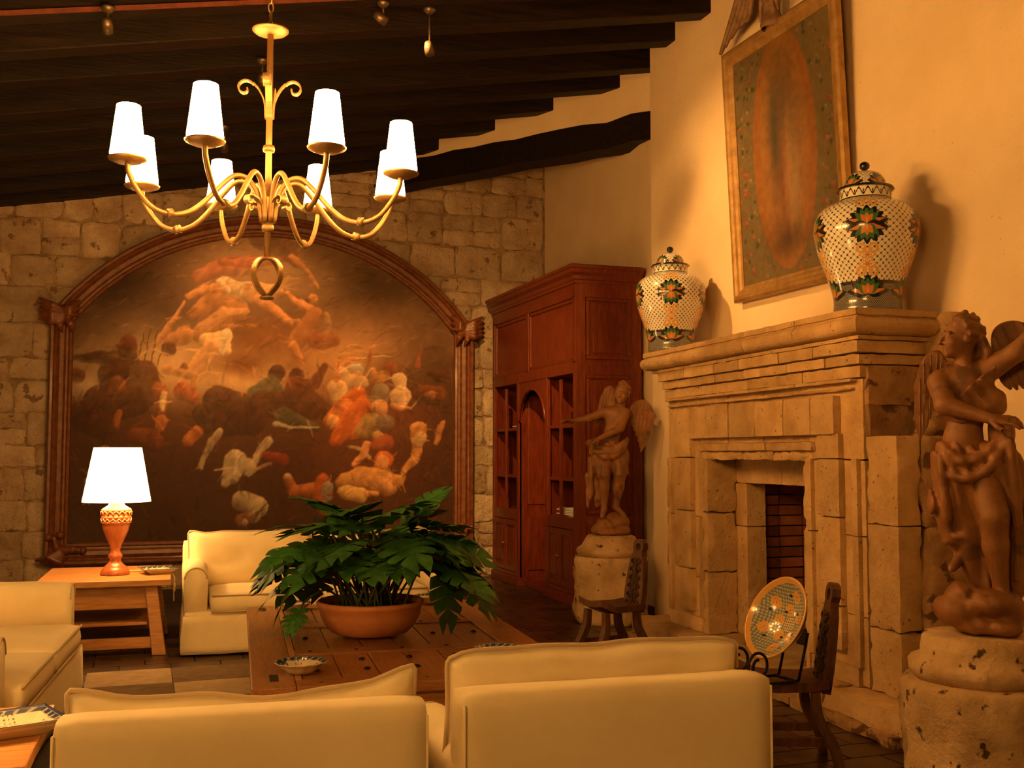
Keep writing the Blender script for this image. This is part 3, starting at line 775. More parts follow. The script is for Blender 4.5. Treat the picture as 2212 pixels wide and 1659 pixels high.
# raised panels and fillets on the piers
for y0, y1, zs in ((5.40, 5.64, (.34, .60, 1.12, 1.47)), (7.38, 7.68, (.30, .62, 1.06, 1.47))):
    for z0, z1 in zip(zs, zs[1:]): fb('raised_panel', XF - .045, XF + .02, y0, y1, z0 + .0014, z1 - .0014, rad=.014, amp=.0015, chip=0)
    fb('pier_base', XF - .03, XF + .02, y0 - .14, y1 + .12, HZ, .27, amp=.003)
for y0, y1 in ((5.24, 5.30), (5.725, 5.79), (7.20, 7.275), (7.76, 7.82)):
    for z0, z1 in ((.27, 1.02), (1.02, 1.47)): fb('fillet', XF - .03, XF + .02, y0, y1, z0, z1, rad=.008, amp=.003)
# reveals of the opening, inner frame
for z0, z1 in ((HZ, .62), (.62, 1.06), (1.06, 1.46)):
    fb('jamb_block', XF - .035, 4.25, 7.12, 7.205, z0 + .0014, z1 - .0014, chip=.02); fb('jamb_block', XF - .02, 4.25, 5.785, 5.83, z0 + .0014, z1 - .0014, chip=.02)
for z0, z1 in ((HZ, .96), (.96, 1.28)): fb('inner_jamb', 4.25, 4.42, 6.98, 7.20, z0 + .0014, z1 - .0014, rad=.006); fb('inner_jamb', 4.25, 4.42, 5.80, 5.92, z0 + .0014, z1 - .0014, rad=.006)
rows('inner_lintel', 4.25, 4.42, (5.80, 6.5, 7.20), 1.28, 1.47, amp=.006)
# lintel course and mouldings above the opening
rows('lintel_block', XF, XR, (5.20, 5.79, 6.35, 6.85, 7.30, 7.86), 1.465, 1.94, chip=.006)
rows('lintel_edge', XF - .02, XF + .02, (5.73, 6.2, 6.62, 7.22), 1.455, 1.515, amp=.011, chip=.02, cell=.03)
rows('architrave', XF - .045, XF + .02, (5.70, 6.25, 6.78, 7.27), 1.515, 1.575, rad=.014, amp=.003)
rows('raised_panel', XF - .06, XF + .02, (5.42, 5.68, 6.0, 6.37, 6.74, 7.10, 7.38), 1.61, 1.85, rad=.012, amp=.0015, chip=.004)
fb('raised_panel', XF - .045, XF + .02, 5.40, 5.64, 1.47, 1.62, rad=.012, amp=.0015); fb('raised_panel', XF - .045, XF + .02, 7.38, 7.68, 1.47, 1.85, rad=.012, amp=.0015)
rows('moulding', XF - .035, XF + .02, (5.27, 5.9, 6.5, 7.1, 7.80), 1.868, 1.888, rad=.006, amp=.002)
rows('moulding', XF - .055, XF + .02, (5.25, 5.85, 6.45, 7.1, 7.82), 1.915, 1.940, rad=.008, amp=.002)
rows('frieze_band', XF - .03, XR, (5.19, 5.8, 6.5, 7.2, 7.87), 1.94, 2.012, amp=.003)
rows('frieze_brick', XF - .05, XR, (5.17, 5.52, 5.95, 6.30, 6.52, 6.95, 7.35, 7.88), 2.016, 2.078, chip=.007)
rows('frieze_brick', XF - .075, XR, (5.15, 5.62, 6.02, 6.55, 6.92, 7.42, 7.91), 2.082, 2.155)
# mantel: segments of a swept profile, mitred return at the near end
MX = 3.87
prof = [(-.02, 2.155), (-.018, 2.176), (-.03, 2.18), (.008, 2.183), (.030, 2.190), (.045, 2.204), (.053, 2.222), (.054, 2.242), (.048, 2.260), (.036, 2.274), (.020, 2.281), (.020, 2.286), (.034, 2.290), (.034, 2.325), (-.45, 2.325), (-.45, 2.155)]
def mantel_piece(p0, p1, outd, ins0=0, ins1=0, seed=0):
    """profile a is measured outwards (outd) from the line p0-p1; ends may be mitred"""
    p0, p1 = Vector(p0), Vector(p1); d = (p1 - p0); L = d.length; d.normalize(); o = Vector(outd)
    n = max(3, int(L / .05)); V = []; Fc = []; k = len(prof)
    for i in range(n + 1):
        t = i / n
        for a, zz in prof:
            s = t * L
            e0, e1 = -a * ins0, a * ins1
            s = e0 + (L + e1 - e0) * t
            p = p0 + d * s + o * a
            w = Vector((p.x * 9 + seed, p.y * 9, zz * 9))
            am = .006 if a > -.3 else 0
            p = p + o * noise.noise(w) * am; zz2 = zz + noise.noise(w + Vector((5, 5, 5))) * am * .7
            V.append((p.x, p.y, zz2))
    for i in range(n):
        for q in range(k): Fc.append((i * k + q, i * k + (q + 1) % k, (i + 1) * k + (q + 1) % k, (i + 1) * k + q))
    Fc += [tuple(range(k - 1, -1, -1)), tuple(n * k + q for q in range(k))]
    b = bmesh.new(); b.from_mesh(pyd('m', V, Fc)); bmesh.ops.recalc_face_normals(b, faces=b.faces[:])
    me = bpy.data.meshes.new('mantel'); b.to_mesh(me); b.free()
    return sh(me)
XB = MX + .05
ys = (5.10, 5.72, 6.36, 6.9, 7.45, 8.03)
for i, (a, b) in enumerate(zip(ys, ys[1:])):
    wobj('mantel_stone', mantel_piece((XB, a + (.002 if i else 0), 0), (XB, b - .002, 0), (-1, 0, 0), 1 if i == 0 else 0, 1 if i == 4 else 0, seed=i * 7), 'cantera', fp)
wobj('mantel_stone', mantel_piece((XB, 5.10, 0), (4.42, 5.10, 0), (0, -1, 0), 1, 0, seed=50), 'cantera', fp)
fb('mantel_end_block', 4.40, XR, 5.02, 5.5, 2.03, 2.325, 'cantera', amp=.025, rad=.03, cell=.045, freq=6)
# rough masonry at the near end
for z0, z1 in ((HZ, .52), (.52, 1.10), (1.10, 1.60)):
    fb('end_block', XF - .005, 4.16, 4.90, 5.18, z0 + .0014, z1 - .0014, chip=.012, cell=.035)
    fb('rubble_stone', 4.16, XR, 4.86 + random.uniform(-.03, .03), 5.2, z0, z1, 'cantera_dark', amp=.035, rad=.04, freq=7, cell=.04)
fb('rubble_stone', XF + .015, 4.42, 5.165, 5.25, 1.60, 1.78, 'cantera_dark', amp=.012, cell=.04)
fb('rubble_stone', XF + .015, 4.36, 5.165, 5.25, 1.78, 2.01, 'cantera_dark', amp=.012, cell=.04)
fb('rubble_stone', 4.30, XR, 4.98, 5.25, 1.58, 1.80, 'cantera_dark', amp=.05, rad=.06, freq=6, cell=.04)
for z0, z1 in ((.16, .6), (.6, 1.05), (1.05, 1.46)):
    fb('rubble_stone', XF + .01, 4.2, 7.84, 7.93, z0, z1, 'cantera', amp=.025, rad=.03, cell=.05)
# firebox: brick side, soot back and floor
bmesh_brick = rough_block(-.098, .098, -.05, .05, -.036, .036, cell=.065, rad=.006, amp=.003, seed=3)
bmesh_brick.materials.append(M['firebrick'])
for r in range(15):
    for c in range(4):
        o = obj('firebrick', bmesh_brick, None, fp)
        o.location = Vector((4.52 + c * .206 , 7.155 + random.uniform(-.004, .004), .16 + .04 + r * .079)) - fp.location
bmesh_back = rough_block(-.05, .05, -.098, .098, -.036, .036, cell=.065, rad=.006, amp=.003, seed=5)
bmesh_back.materials.append(M['firebrick'])
for r in range(15):
    for c in range(7):
        o = obj('firebrick', bmesh_back, None, fp)
        o.location = Vector((5.28, 5.88 + c * .206 - (.1 if r % 2 else 0) + .02, .20 + r * .079)) - fp.location
wobj('firebox_floor', box(4.42, 5.4, 5.80, 7.2, .1, .16), 'soot', fp)
wobj('firebox_back', box(5.33, 5.44, 5.80, 7.2, .0, 1.40), 'soot', fp)
wobj('firebox_roof', box(4.43, 5.4, 5.80, 7.2, 1.315, 1.36), 'soot', fp)

# ------------------------------------------------------------------ bookcase
BX0, BX1, BY0, BY1, BH = 4.10, 4.80, 9.85, 12.50, 3.22
bc = thing('bookcase', 'tall dark red mahogany bookcase with arched centre niche in the corner', 'bookcase', (BX0, BY0, 0))
def bb(name, x0, x1, y0, y1, z0, z1, m='mahog', bev=.006, parent=None):
    o = obj(name, box(x0, x1, y0, y1, z0, z1, bev), m, parent or bc)
    o.location = -bc.location if parent is None else (0, 0, 0)
    return o
YN0, YN1 = 10.72, 11.55           # niche between the two units
ST = .045
# carcass
bb('back_panel', BX1 - .03, BX1, BY0, BY1, 0, BH, 'mahog_dark')
bb('end_panel', BX0, BX1 - .03, BY0, BY0 + .035, .1, BH)
bb('end_panel', BX0, BX1 - .03, BY1 - .035, BY1, .1, BH)
bb('niche_side', BX0, BX1 - .03, YN0 - .035, YN0, .1, 2.32)
ns = bb('niche_side', BX0, BX1 - .03, YN1, YN1 + .035, .1, 2.32)
for z0, z1 in ((.18, .78), (.92, 2.1)):
    bb('niche_panel', BX0 + .10, BX1 - .12, YN1 - .012, YN1, z0, z1, 'mahog', .01)
bb('plinth', BX0 - .03, BX1, BY0 - .03, YN0 + .01, 0, .10)
bb('plinth', BX0 - .03, BX1, YN1 - .01, BY1, 0, .10)
bb('niche_floor', BX0 + .06, BX1, YN0, YN1, 0, .06)
bb('top_box', BX0 + .02, BX1 - .03, BY0 + .03, BY1 - .03, 2.30, 2.34)
# stiles, rails, shelves, doors on the front of each unit
for y0, y1 in ((BY0, YN0), (YN1, BY1)):
    bb('stile', BX0 - .012, BX0 + .03, y0, y0 + .075, .1, 2.36); bb('stile', BX0 - .012, BX0 + .03, y1 - .075, y1, .1, 2.36)
    ym = (y0 + y1) / 2
    bb('mullion', BX0 - .010, BX0 + .02, ym - .022, ym + .022, .84, 2.26)
    bb('rail', BX0 - .010, BX0 + .03, y0 + .07, y1 - .07, .74, .86); bb('rail', BX0 - .010, BX0 + .03, y0 + .07, y1 - .07, .10, .15)
    for zz in (.84, 1.24, 1.78): bb('shelf', BX0 + .012, BX1 - .03, y0 + .035, y1 - .035, zz - .02, zz + .015, 'mahog')
    for a, b in ((y0 + .078, ym - .003), (ym + .003, y1 - .078)):
        d = bb('door', BX0 - .006, BX0 + .02, a, b, .155, .735)
        for f in (((a + .0), (a + .055), .155, .735), ((b - .055), b, .155, .735)):
            bb('door_stile', BX0 - .022, BX0 - .004, f[0], f[1], f[2], f[3], 'mahog', .005, d)
        bb('door_panel', BX0 - .016, BX0 - .004, a + .085, b - .085, .25, .64, 'mahog', .008, d)
        bb('door_stile', BX0 - .022, BX0 - .004, a + .05, b - .05, .155, .215, 'mahog', .005, d); bb('door_stile', BX0 - .022, BX0 - .004, a + .05, b - .05, .675, .735, 'mahog', .005, d)
    for s in (-1, 1):
        k = obj('knob', lathe([(0, -.03), (.012, -.026), (.014, -.018), (.006, -.01), (.006, 0), (0, 0)], 12), 'brass', bc)
        k.location = Vector((BX0 - .022, ym + s * .028, .46)) - bc.location; k.rotation_euler = (0, PI / 2, 0)
# arch board over the niche
V = []; Fc = []; n = 20
for x in (BX0 - .004, BX0 + .028):
    for k in range(n + 1):
        a = PI * k / n; yy = (YN0 + YN1) / 2 - (YN1 - YN0) / 2 * math.cos(a)
        V.append((x, yy, 1.85 + .36 * math.sin(a))); V.append((x, yy, 2.36))
m2 = 2 * (n + 1)
for k in range(n):
    i = 2 * k
    Fc += [(i, i + 1, i + 3, i + 2), (m2 + i, m2 + i + 2, m2 + i + 3, m2 + i + 1), (i, i + 2, m2 + i + 2, m2 + i), (i + 1, m2 + i + 1, m2 + i + 3, i + 3)]
wobj('arch_board', pyd('arch', V, Fc), 'mahog', bc)
tube_pts = [((BX0 - .008), (YN0 + YN1) / 2 - (YN1 - YN0) / 2 * math.cos(PI * k / 20), 1.85 + .36 * math.sin(PI * k / 20)) for k in range(21)]
wobj('arch_bead', tube(tube_pts, .016, 8), 'mahog', bc)
# upper panels, entablature and cornice
bb('upper_board', BX0 + .012, BX0 + .03, BY0 + .02, BY1 - .02, 2.34, BH, 'mahog')
bb('rail', BX0 - .014, BX0 + .03, BY0, BY1, 2.30, 2.42); bb('rail', BX0 - .014, BX0 + .03, BY0, BY1, 3.06, BH)
YP = 11.22
for y in (BY0, YP, BY1 - .08): bb('stile', BX0 - .014, BX0 + .03, y, y + .08, 2.40, 3.08)
for a, b in ((BY0 + .08, YP), (YP + .08, BY1 - .08)):
    bb('panel_moulding', BX0 - .004, BX0 + .02, a, b, 2.42, 2.46, bev=.01); bb('panel_moulding', BX0 - .004, BX0 + .02, a, b, 3.02, 3.06, bev=.01)
    bb('panel_moulding', BX0 - .004, BX0 + .02, a, a + .04, 2.42, 3.06, bev=.01); bb('panel_moulding', BX0 - .004, BX0 + .02, b - .04, b, 2.42, 3.06, bev=.01)
# panelled end facing the room
for z0, z1 in ((.18, .78), (.90, 2.28), (2.44, 3.06)):
    bb('end_rail', BX0 + .088, BX1 - .118, BY0 - .016, BY0 + .01, z1, z1 + .10 if z1 < 3 else BH)
    bb('end_field', BX0 + .17, BX1 - .19, BY0 - .012, BY0 + .01, z0 + .06, z1 - .05, 'mahog', .01)
    for a, b, c, d in ((BX0 + .10, BX1 - .12, z0, z0 + .035), (BX0 + .10, BX1 - .12, z1 - .035, z1), (BX0 + .10, BX0 + .135, z0 + .035, z1 - .035), (BX1 - .155, BX1 - .12, z0 + .035, z1 - .035)):
        bb('end_moulding', a, b, BY0 - .02, BY0 + .01, c, d, 'mahog', .008)
bb('end_stile', BX0 - .005, BX0 + .09, BY0 - .016, BY0 + .01, .10, BH); bb('end_stile', BX1 - .12, BX1 - .03, BY0 - .016, BY0 + .01, .10, BH)
bb('end_stile', BX1 - .10, BX1, BY0 - .03, BY0 + .0, .10, BH)
cp = [(0, 0), (.015, .0), (.02, .025), (.035, .035), (.04, .07), (.075, .10), (.085, .13), (.10, .14), (.10, .17), (0, .17)]
path = [((BX0 - .012, BY1, BH - .02), (-1, 0, 0), (0, 0, 1)), ((BX0 - .012, BY0 - .012, BH - .02), (-1, -1, 0), (0, 0, 1)), ((BX1, BY0 - .012, BH - .02), (0, -1, 0), (0, 0, 1))]
wobj('cornice', sweep_profile(path, cp), 'mahog', bc)
bb('top_board', BX0 - .09, BX1, BY0 - .09, BY1, BH + .145, BH + .16, 'mahog_dark')
# papers left on the shelves
for name, lab, loc, n in (('paper_stack', 'messy stack of white papers on the bookcase shelf behind the angel arm', (BX0 + .17, 10.42, .86), 7), ('paper_stack', 'low spread of white papers on the near bookcase shelf', (BX0 + .17, 10.07, .86), 4), ('paper_stack', 'small white paper on the far bookcase shelf beside the arched niche', (BX0 + .16, 11.80, 1.80), 2)):
    t = thing(name, lab, 'papers', loc)
    for k in range(n):
        obj('sheet', box(-.10, .10, -.12, .12, k * .011, k * .011 + .010, 0), 'paper', t, (random.uniform(-.02, .02), random.uniform(-.02, .02), 0), (0, 0, random.uniform(-.3, .3)))
# ------------------------------------------------------------------ soft furniture
def softbox(x0, x1, y0, y1, z0, z1, r=.05, cell=.07, amp=.006, seed=0, freq=4.0, flare=0.0, bulge=0.0):
    me = rough_block(x0, x1, y0, y1, z0, z1, cell=cell, rad=r, amp=amp, seed=seed, freq=freq)
    v = np.empty(len(me.vertices) * 3, np.float32); me.vertices.foreach_get('co', v); v = v.reshape(-1, 3)
    cx, cy = (x0 + x1) / 2, (y0 + y1) / 2
    if flare:
        t = (z1 - v[:, 2]) / (z1 - z0)
        v[:, 0] = cx + (v[:, 0] - cx) * (1 + flare * t); v[:, 1] = cy + (v[:, 1] - cy) * (1 + flare * t)
        v[:, 1] += np.where(t > .5, np.sin(v[:, 0] * 30) * .006 * t, 0)
    if bulge:
        a = 1 - ((v[:, 0] - cx) / (x1 - x0) * 2) ** 2; b = 1 - ((v[:, 1] - cy) / (y1 - y0) * 2) ** 2
        v[:, 2] += np.where(v[:, 2] > (z0 + z1) / 2, bulge * a * b, 0)
    me.vertices.foreach_set('co', v.ravel()); me.update(); return me
def cushion(w, h, t, sag=.0, pinch=.03, n=22, seed=0, ear=.0):
    """upright knife-edge cushion in the xz plane, bottom at z=0; returns mesh and the rim path"""
    V = []; Fc = []; m = n // 2
    def P(u, v, side):
        x = u * w / 2 * (1 - pinch * (1 - v * v)) ; z = h / 2 + v * h / 2 * (1 - pinch * .6 * (1 - u * u))
        z -= sag * (1 - u * u) * (v + 1) / 2
        q_ = abs(u * v) ** 6; x *= 1 - .035 * q_; z -= .045 * q_ * (1 if v > 0 else -1)
        z += ear * max(0, abs(u) - .75) / .25 * (v + 1) / 2 * (1 if u < 0 else .25)
        th = t / 2 * ((1 - abs(u) ** 6) * (1 - abs(v) ** 4)) ** .5
        nz = noise.noise(Vector((u * 3 + seed, v * 3, side * 2.0))) * .025 * (1 - abs(u) ** 8) * (1 - abs(v) ** 8)
        z += noise.noise(Vector((u * 2.2 + seed, v, 7))) * .02 * (v + 1) / 2
        return (x, side * th + nz, z)
    for side in (-1, 1):
        b = len(V)
        for i in range(n + 1):
            for j in range(m + 1): V.append(P(-1 + 2 * i / n, -1 + 2 * j / m, side))
        for i in range(n):
            for j in range(m):
                q = (b + i * (m + 1) + j, b + (i + 1) * (m + 1) + j, b + (i + 1) * (m + 1) + j + 1, b + i * (m + 1) + j + 1)
                Fc.append(q if side < 0 else q[::-1])
    rim = [P(-1, -1 + 2 * j / m, 1) for j in range(m)] + [P(-1 + 2 * i / n, 1, 1) for i in range(n)] + [P(1, 1 - 2 * j / m, 1) for j in range(m)] + [P(1 - 2 * i / n, -1, 1) for i in range(n + 1)]
    b = bmesh.new(); b.from_mesh(pyd('c', V, Fc, True)); bmesh.ops.remove_doubles(b, verts=b.verts[:], dist=.0008)
    bmesh.ops.recalc_face_normals(b, faces=b.faces[:])
    me = bpy.data.meshes.new('cushion'); b.to_mesh(me); b.free()
    return me, rim
def add_cushion(parent, w, h, t, loc, tilt, sag, seed, name='back_cushion', ear=.0, rz=0.0):
    me, rim = cushion(w, h, t, sag, seed=seed, ear=ear)
    o = obj(name, me, 'linen', parent, loc, (tilt, 0, rz))
    obj('piping', tube(rim, .0085, 6, cap=False), 'piping', o)
    return o
def sofa(label, W, D, loc, rz, cat='sofa', nseat=1, back_h=.78, arm_h=.62, aw=.17, bc_h=.46, sags=(.03,), ears=(0,), name='sofa', group=None, cw=None, seed=0, ctop=.44):
    """front faces -y; origin at the middle of the front on the floor"""
    s = thing(name, label, cat, loc, rz, group)
    obj('skirt', softbox(-W / 2, W / 2, 0, D, .012, .30, .02, .06, .006, seed + 1, 6, flare=.012), 'linen', s)
    obj('seat_deck', softbox(-W / 2 + .01, W / 2 - .01, .02, D - .02, .25, .33, .03, .1, .004, seed + 2), 'linen', s)
    for sd in (-1, 1):
        V = []; n = 14
        for k in range(n + 1):
            y = .06 + (D - .10) * k / n
            e = 0.035 * max(0, 1 - k / 1.2)
            drop = .05 * (1 - k / n)
            for q in range(14):
                a = PI * q / 11 if q < 12 else 0
                if q < 12: x, zz = (aw / 2 - e * .4) * math.cos(a), arm_h - aw / 2 - drop * 0 + (aw / 2 - e * .4) * math.sin(a)
                elif q == 12: x, zz = -(aw / 2 - .012), .29
                else: x, zz = aw / 2 - .012, .29
                w = Vector((x * 5 + seed, y * 5, zz * 5)); nn_ = noise.noise(w) * .006
                V.append((sd * (W / 2 - aw / 2) + x + nn_, y, zz - drop * .4 + nn_))
        Fc = [tuple(range(13, -1, -1)), tuple(n * 14 + q for q in range(14))]
        for k in range(n):
            for q in range(14): Fc.append((k * 14 + q, k * 14 + (q + 1) % 14, (k + 1) * 14 + (q + 1) % 14, (k + 1) * 14 + q))
        b = bmesh.new(); b.from_mesh(pyd('a', V, Fc, True)); bmesh.ops.recalc_face_normals(b, faces=b.faces[:])
        a_ = obj('arm', b, 'linen', s)
        obj('piping', tube([V[q] for q in list(range(12))], .006, 6), 'piping', a_)
    iw = W - 2 * aw
    sw = iw / nseat
    for k in range(nseat):
        x0 = -iw / 2 + k * sw
        c = obj('seat_cushion', softbox(x0 + .004, x0 + sw - .004, -.015, D - .22, .31, .455, .035, .07, .006, seed + 4 + k, 4, bulge=.03), 'linen', s)
        for zz in (.325, .445):
            obj('piping', tube([(x0 + .02, -.012, zz), (x0 + sw - .02, -.012, zz)], .006, 6), 'piping', c)
    b = softbox(-W / 2 + .005, W / 2 - .005, D - .17, D, .10, back_h, .028, .05, .004, seed + 9, 3)
    o = obj('back', b, 'linen', s)
    for sd in (-1, 1): obj('seam', tube([(sd * (W / 2 - .016), D + .002, .12), (sd * (W / 2 - .016), D + .003, back_h - .03)], .004, 5), 'linen', o)
    ncush = len(sags); cwid = (cw or iw) / ncush
    for k in range(ncush):
        add_cushion(s, cwid - .01, bc_h, .20, (-(cw or iw) / 2 + (k + .5) * cwid, D - .275, ctop), -.12, sags[k], seed + 20 + k * 3, ear=ears[k])
    return s
# two armchairs with their backs to us
sofa('cream slipcovered armchair seen from behind, left of the two in the foreground', 1.045, .90, (0.385, 4.02, 0), PI - .09, 'armchair', sags=(.075,), ears=(.04,), name='armchair', seed=1, cw=1.04, back_h=.775, arm_h=.60, ctop=.43, bc_h=.42, group='cream armchairs seen from behind')
sofa('cream slipcovered armchair seen from behind, beside the chair holding the bowl', 1.06, .90, (1.500, 4.02, 0), PI - .05, 'armchair', sags=(.02,), ears=(.0,), name='armchair', seed=40, cw=1.06, back_h=.775, arm_h=.60, ctop=.455, bc_h=.435, group='cream armchairs seen from behind')
# loveseat under the painting, loveseat at the left
sofa('cream slipcovered loveseat below the arched painting, behind the monstera plant', 2.06, .90, (1.36, 8.33, 0), -.03, 'sofa', nseat=2, back_h=.80, arm_h=.68, aw=.19, bc_h=.47, sags=(.015, .02), ears=(.03, .03), name='loveseat', seed=80, cw=2.0, ctop=.42)
sofa('cream slipcovered sofa cut off by the left edge, facing the coffee table', 2.25, .92, (-.40, 6.30, 0), -PI / 2 - .09 + PI, 'sofa', nseat=2, back_h=.80, arm_h=.72, aw=.20, bc_h=.47, sags=(.02, .02), ears=(.02, .02), name='sofa', seed=120, cw=1.85)

# ------------------------------------------------------------------ rug
rg = thing('patchwork_rug', 'checkered patchwork rug in light and dark brown under the coffee table', 'rug', (0, 0, 0), 0)
nxr, nyr = 6, 6
sx, sy = (RUG[1] - RUG[0]) / nxr, (RUG[3] - RUG[2]) / nyr
for i in range(nxr):
    for j in range(nyr):
        b = rough_block(RUG[0] + i * sx + .002, RUG[0] + (i + 1) * sx - .002, RUG[2] + j * sy + .002, RUG[2] + (j + 1) * sy - .002, .001, .013, cell=.2, rad=.004, amp=.002, seed=i * 9 + j)
        obj('rug_square', b, 'rug_a' if (i + j) % 2 else 'rug_b', rg)

# ------------------------------------------------------------------ coffee table made from an old door
CTZ = .50
ct = thing('coffee_table', 'long low wooden coffee table made from a nail-studded door', 'coffee table', (1.325, 5.945, 0), -.085)
Lh, Wh = 1.27, .745
def cb(name, x0, x1, y0, y1, z0, z1, m, bev=.006, parent=ct): return obj(name, box(x0, x1, y0, y1, z0, z1, bev), m, parent)
cb('border_board', -Wh, -Wh + .19, -Lh, Lh, CTZ - .05, CTZ, 'door_y'); cb('border_board', Wh - .19, Wh, -Lh, Lh, CTZ - .05, CTZ, 'door_y')
cb('border_board', -Wh + .192, Wh - .192, -Lh, -Lh + .16, CTZ - .05, CTZ, 'door_x'); cb('border_board', -Wh + .192, Wh - .192, Lh - .16, Lh, CTZ - .05, CTZ, 'door_x')
for yy in (-.42, .42): cb('cross_rail', -Wh + .192, Wh - .192, yy - .07, yy + .07, CTZ - .045, CTZ - .002, 'door_x')
cb('panel_strip', -Wh + .192, -Wh + .222, -Lh + .16, Lh - .16, CTZ - .04, CTZ - .001, 'oak_y', .004)
npl = 6
for a, b in ((-Lh + .162, -.492), (-.348, .348), (.492, Lh - .162)):
    for k in range(npl):
        w = (2 * Wh - .39 - .03) / npl; x = -Wh + .225 + k * w
        cb('plank', x + .003, x + w - .003, a, b, CTZ - .04, CTZ - .008 - (k % 2) * .003, 'door_y', .004)
nail = lathe([(0, .010), (.010, .008), (.017, .003), (.017, 0)], 10); nm = bpy.data.meshes.new('nail'); nail.to_mesh(nm); nm.materials.append(M['blackiron'])
for yy in (-1.19, -.90, -.66, -.42, .0, .42, .66, .90, 1.19):
    for k in range(5):
        obj('nail', nm, None, ct, (-Wh + .30 + k * .235, yy, CTZ - .008))
for yy in (-1.06, 1.12): cb('hinge', -Wh + .08, -Wh + .12, yy - .07, yy + .07, CTZ - .01, CTZ + .002, 'blackiron', .001)
for s in (-1, 1):
    cb('apron', -Wh + .02, Wh - .02, s * (Lh - .05) - .02, s * (Lh - .05) + .02, CTZ - .16, CTZ - .05, 'door_x'); cb('apron', s * (Wh - .05) - .02, s * (Wh - .05) + .02, -Lh + .07, Lh - .07, CTZ - .16, CTZ - .05, 'door_y')
    for t in (-1, 1): cb('leg', s * (Wh - .10) - .06, s * (Wh - .10) + .06, t * (Lh - .10) - .06, t * (Lh - .10) + .06, .014, CTZ - .05, 'door_y', .01)

# ------------------------------------------------------------------ end tables and table lamps
def end_table(label, loc, rz, W=.94, D=1.1, Hh=.56):
    t = thing('end_table', label, 'end table', loc, rz)
    n = 4
    for k in range(n): obj('top_board', box(-W / 2, W / 2, -D / 2 + D * k / n + .001, -D / 2 + D * (k + 1) / n - .001, Hh - .045, Hh, .006), 'oak', t)
    ix, iy = W / 2 - .14, D / 2 - .12
    for s in (-1, 1):
        obj('apron', box(-ix, ix, s * iy - .012, s * iy + .012, Hh - .22, Hh - .045, .004), 'oak', t)
        obj('apron', box(s * ix - .012, s * ix + .012, -iy, iy, Hh - .22, Hh - .045, .004), 'oak_y', t)
        for q in (-1, 1):
            b = bmesh.new(); tp = Vector((s * ix, q * iy, Hh - .045)); bt = Vector((s * (ix + .07), q * (iy + .05), 0))
            vv = []
            for p, h in ((bt, .05), (tp, .042)):
                vv += [b.verts.new(p + Vector((dx * h, dy * h, 0))) for dx, dy in ((-1, -1), (1, -1), (1, 1), (-1, 1))]
            for f in ((3, 2, 1, 0), (4, 5, 6, 7), (0, 1, 5, 4), (1, 2, 6, 5), (2, 3, 7, 6), (3, 0, 4, 7)): b.faces.new([vv[i] for i in f])
            bmesh.ops.bevel(b, geom=b.edges[:], offset=.005, segments=1, affect='EDGES')
            obj('leg', b, 'oak', t)
        obj('stretcher', box(-ix - .05, ix + .05, s * (iy + .035) - .02, s * (iy + .035) + .02, .05, .13, .005), 'oak', t)
        obj('stretcher', box(s * (ix + .05) - .02, s * (ix + .05) + .02, -iy, iy, .05, .13, .005), 'oak_y', t)
    obj('shelf', box(-ix + .02, ix - .02, -iy + .02, iy - .02, .21, .235, .004), 'oak', t)
    return t
end_table('square oak end table with splayed legs under the lit table lamp', (-.20, 9.08, 0), -.04)
end_table('oak end table corner beside the foreground armchair, holding the square patterned dish', (-.80, 4.08, 0), -.03, W=1.02, D=.85, Hh=.55)
LP = [(0, 0), (.107, 0), (.112, .012), (.104, .03), (.098, .045), (.086, .052), (.080, .066), (.058, .085), (.045, .10), (.040, .125), (.052, .135), (.055, .15), (.042, .165), (.034, .185), (.040, .21), (.048, .235),
      (.060, .26), (.078, .30), (.092, .34), (.100, .375), (.104, .395), (.112, .40), (.112, .41), (.106, .415), (.106, .435), (.112, .44), (.112, .45), (.106, .455), (.106, .49), (.113, .495), (.113, .505), (.098, .515), (.066, .535), (.044, .565), (.034, .60), (.033, .63), (0, .63)]
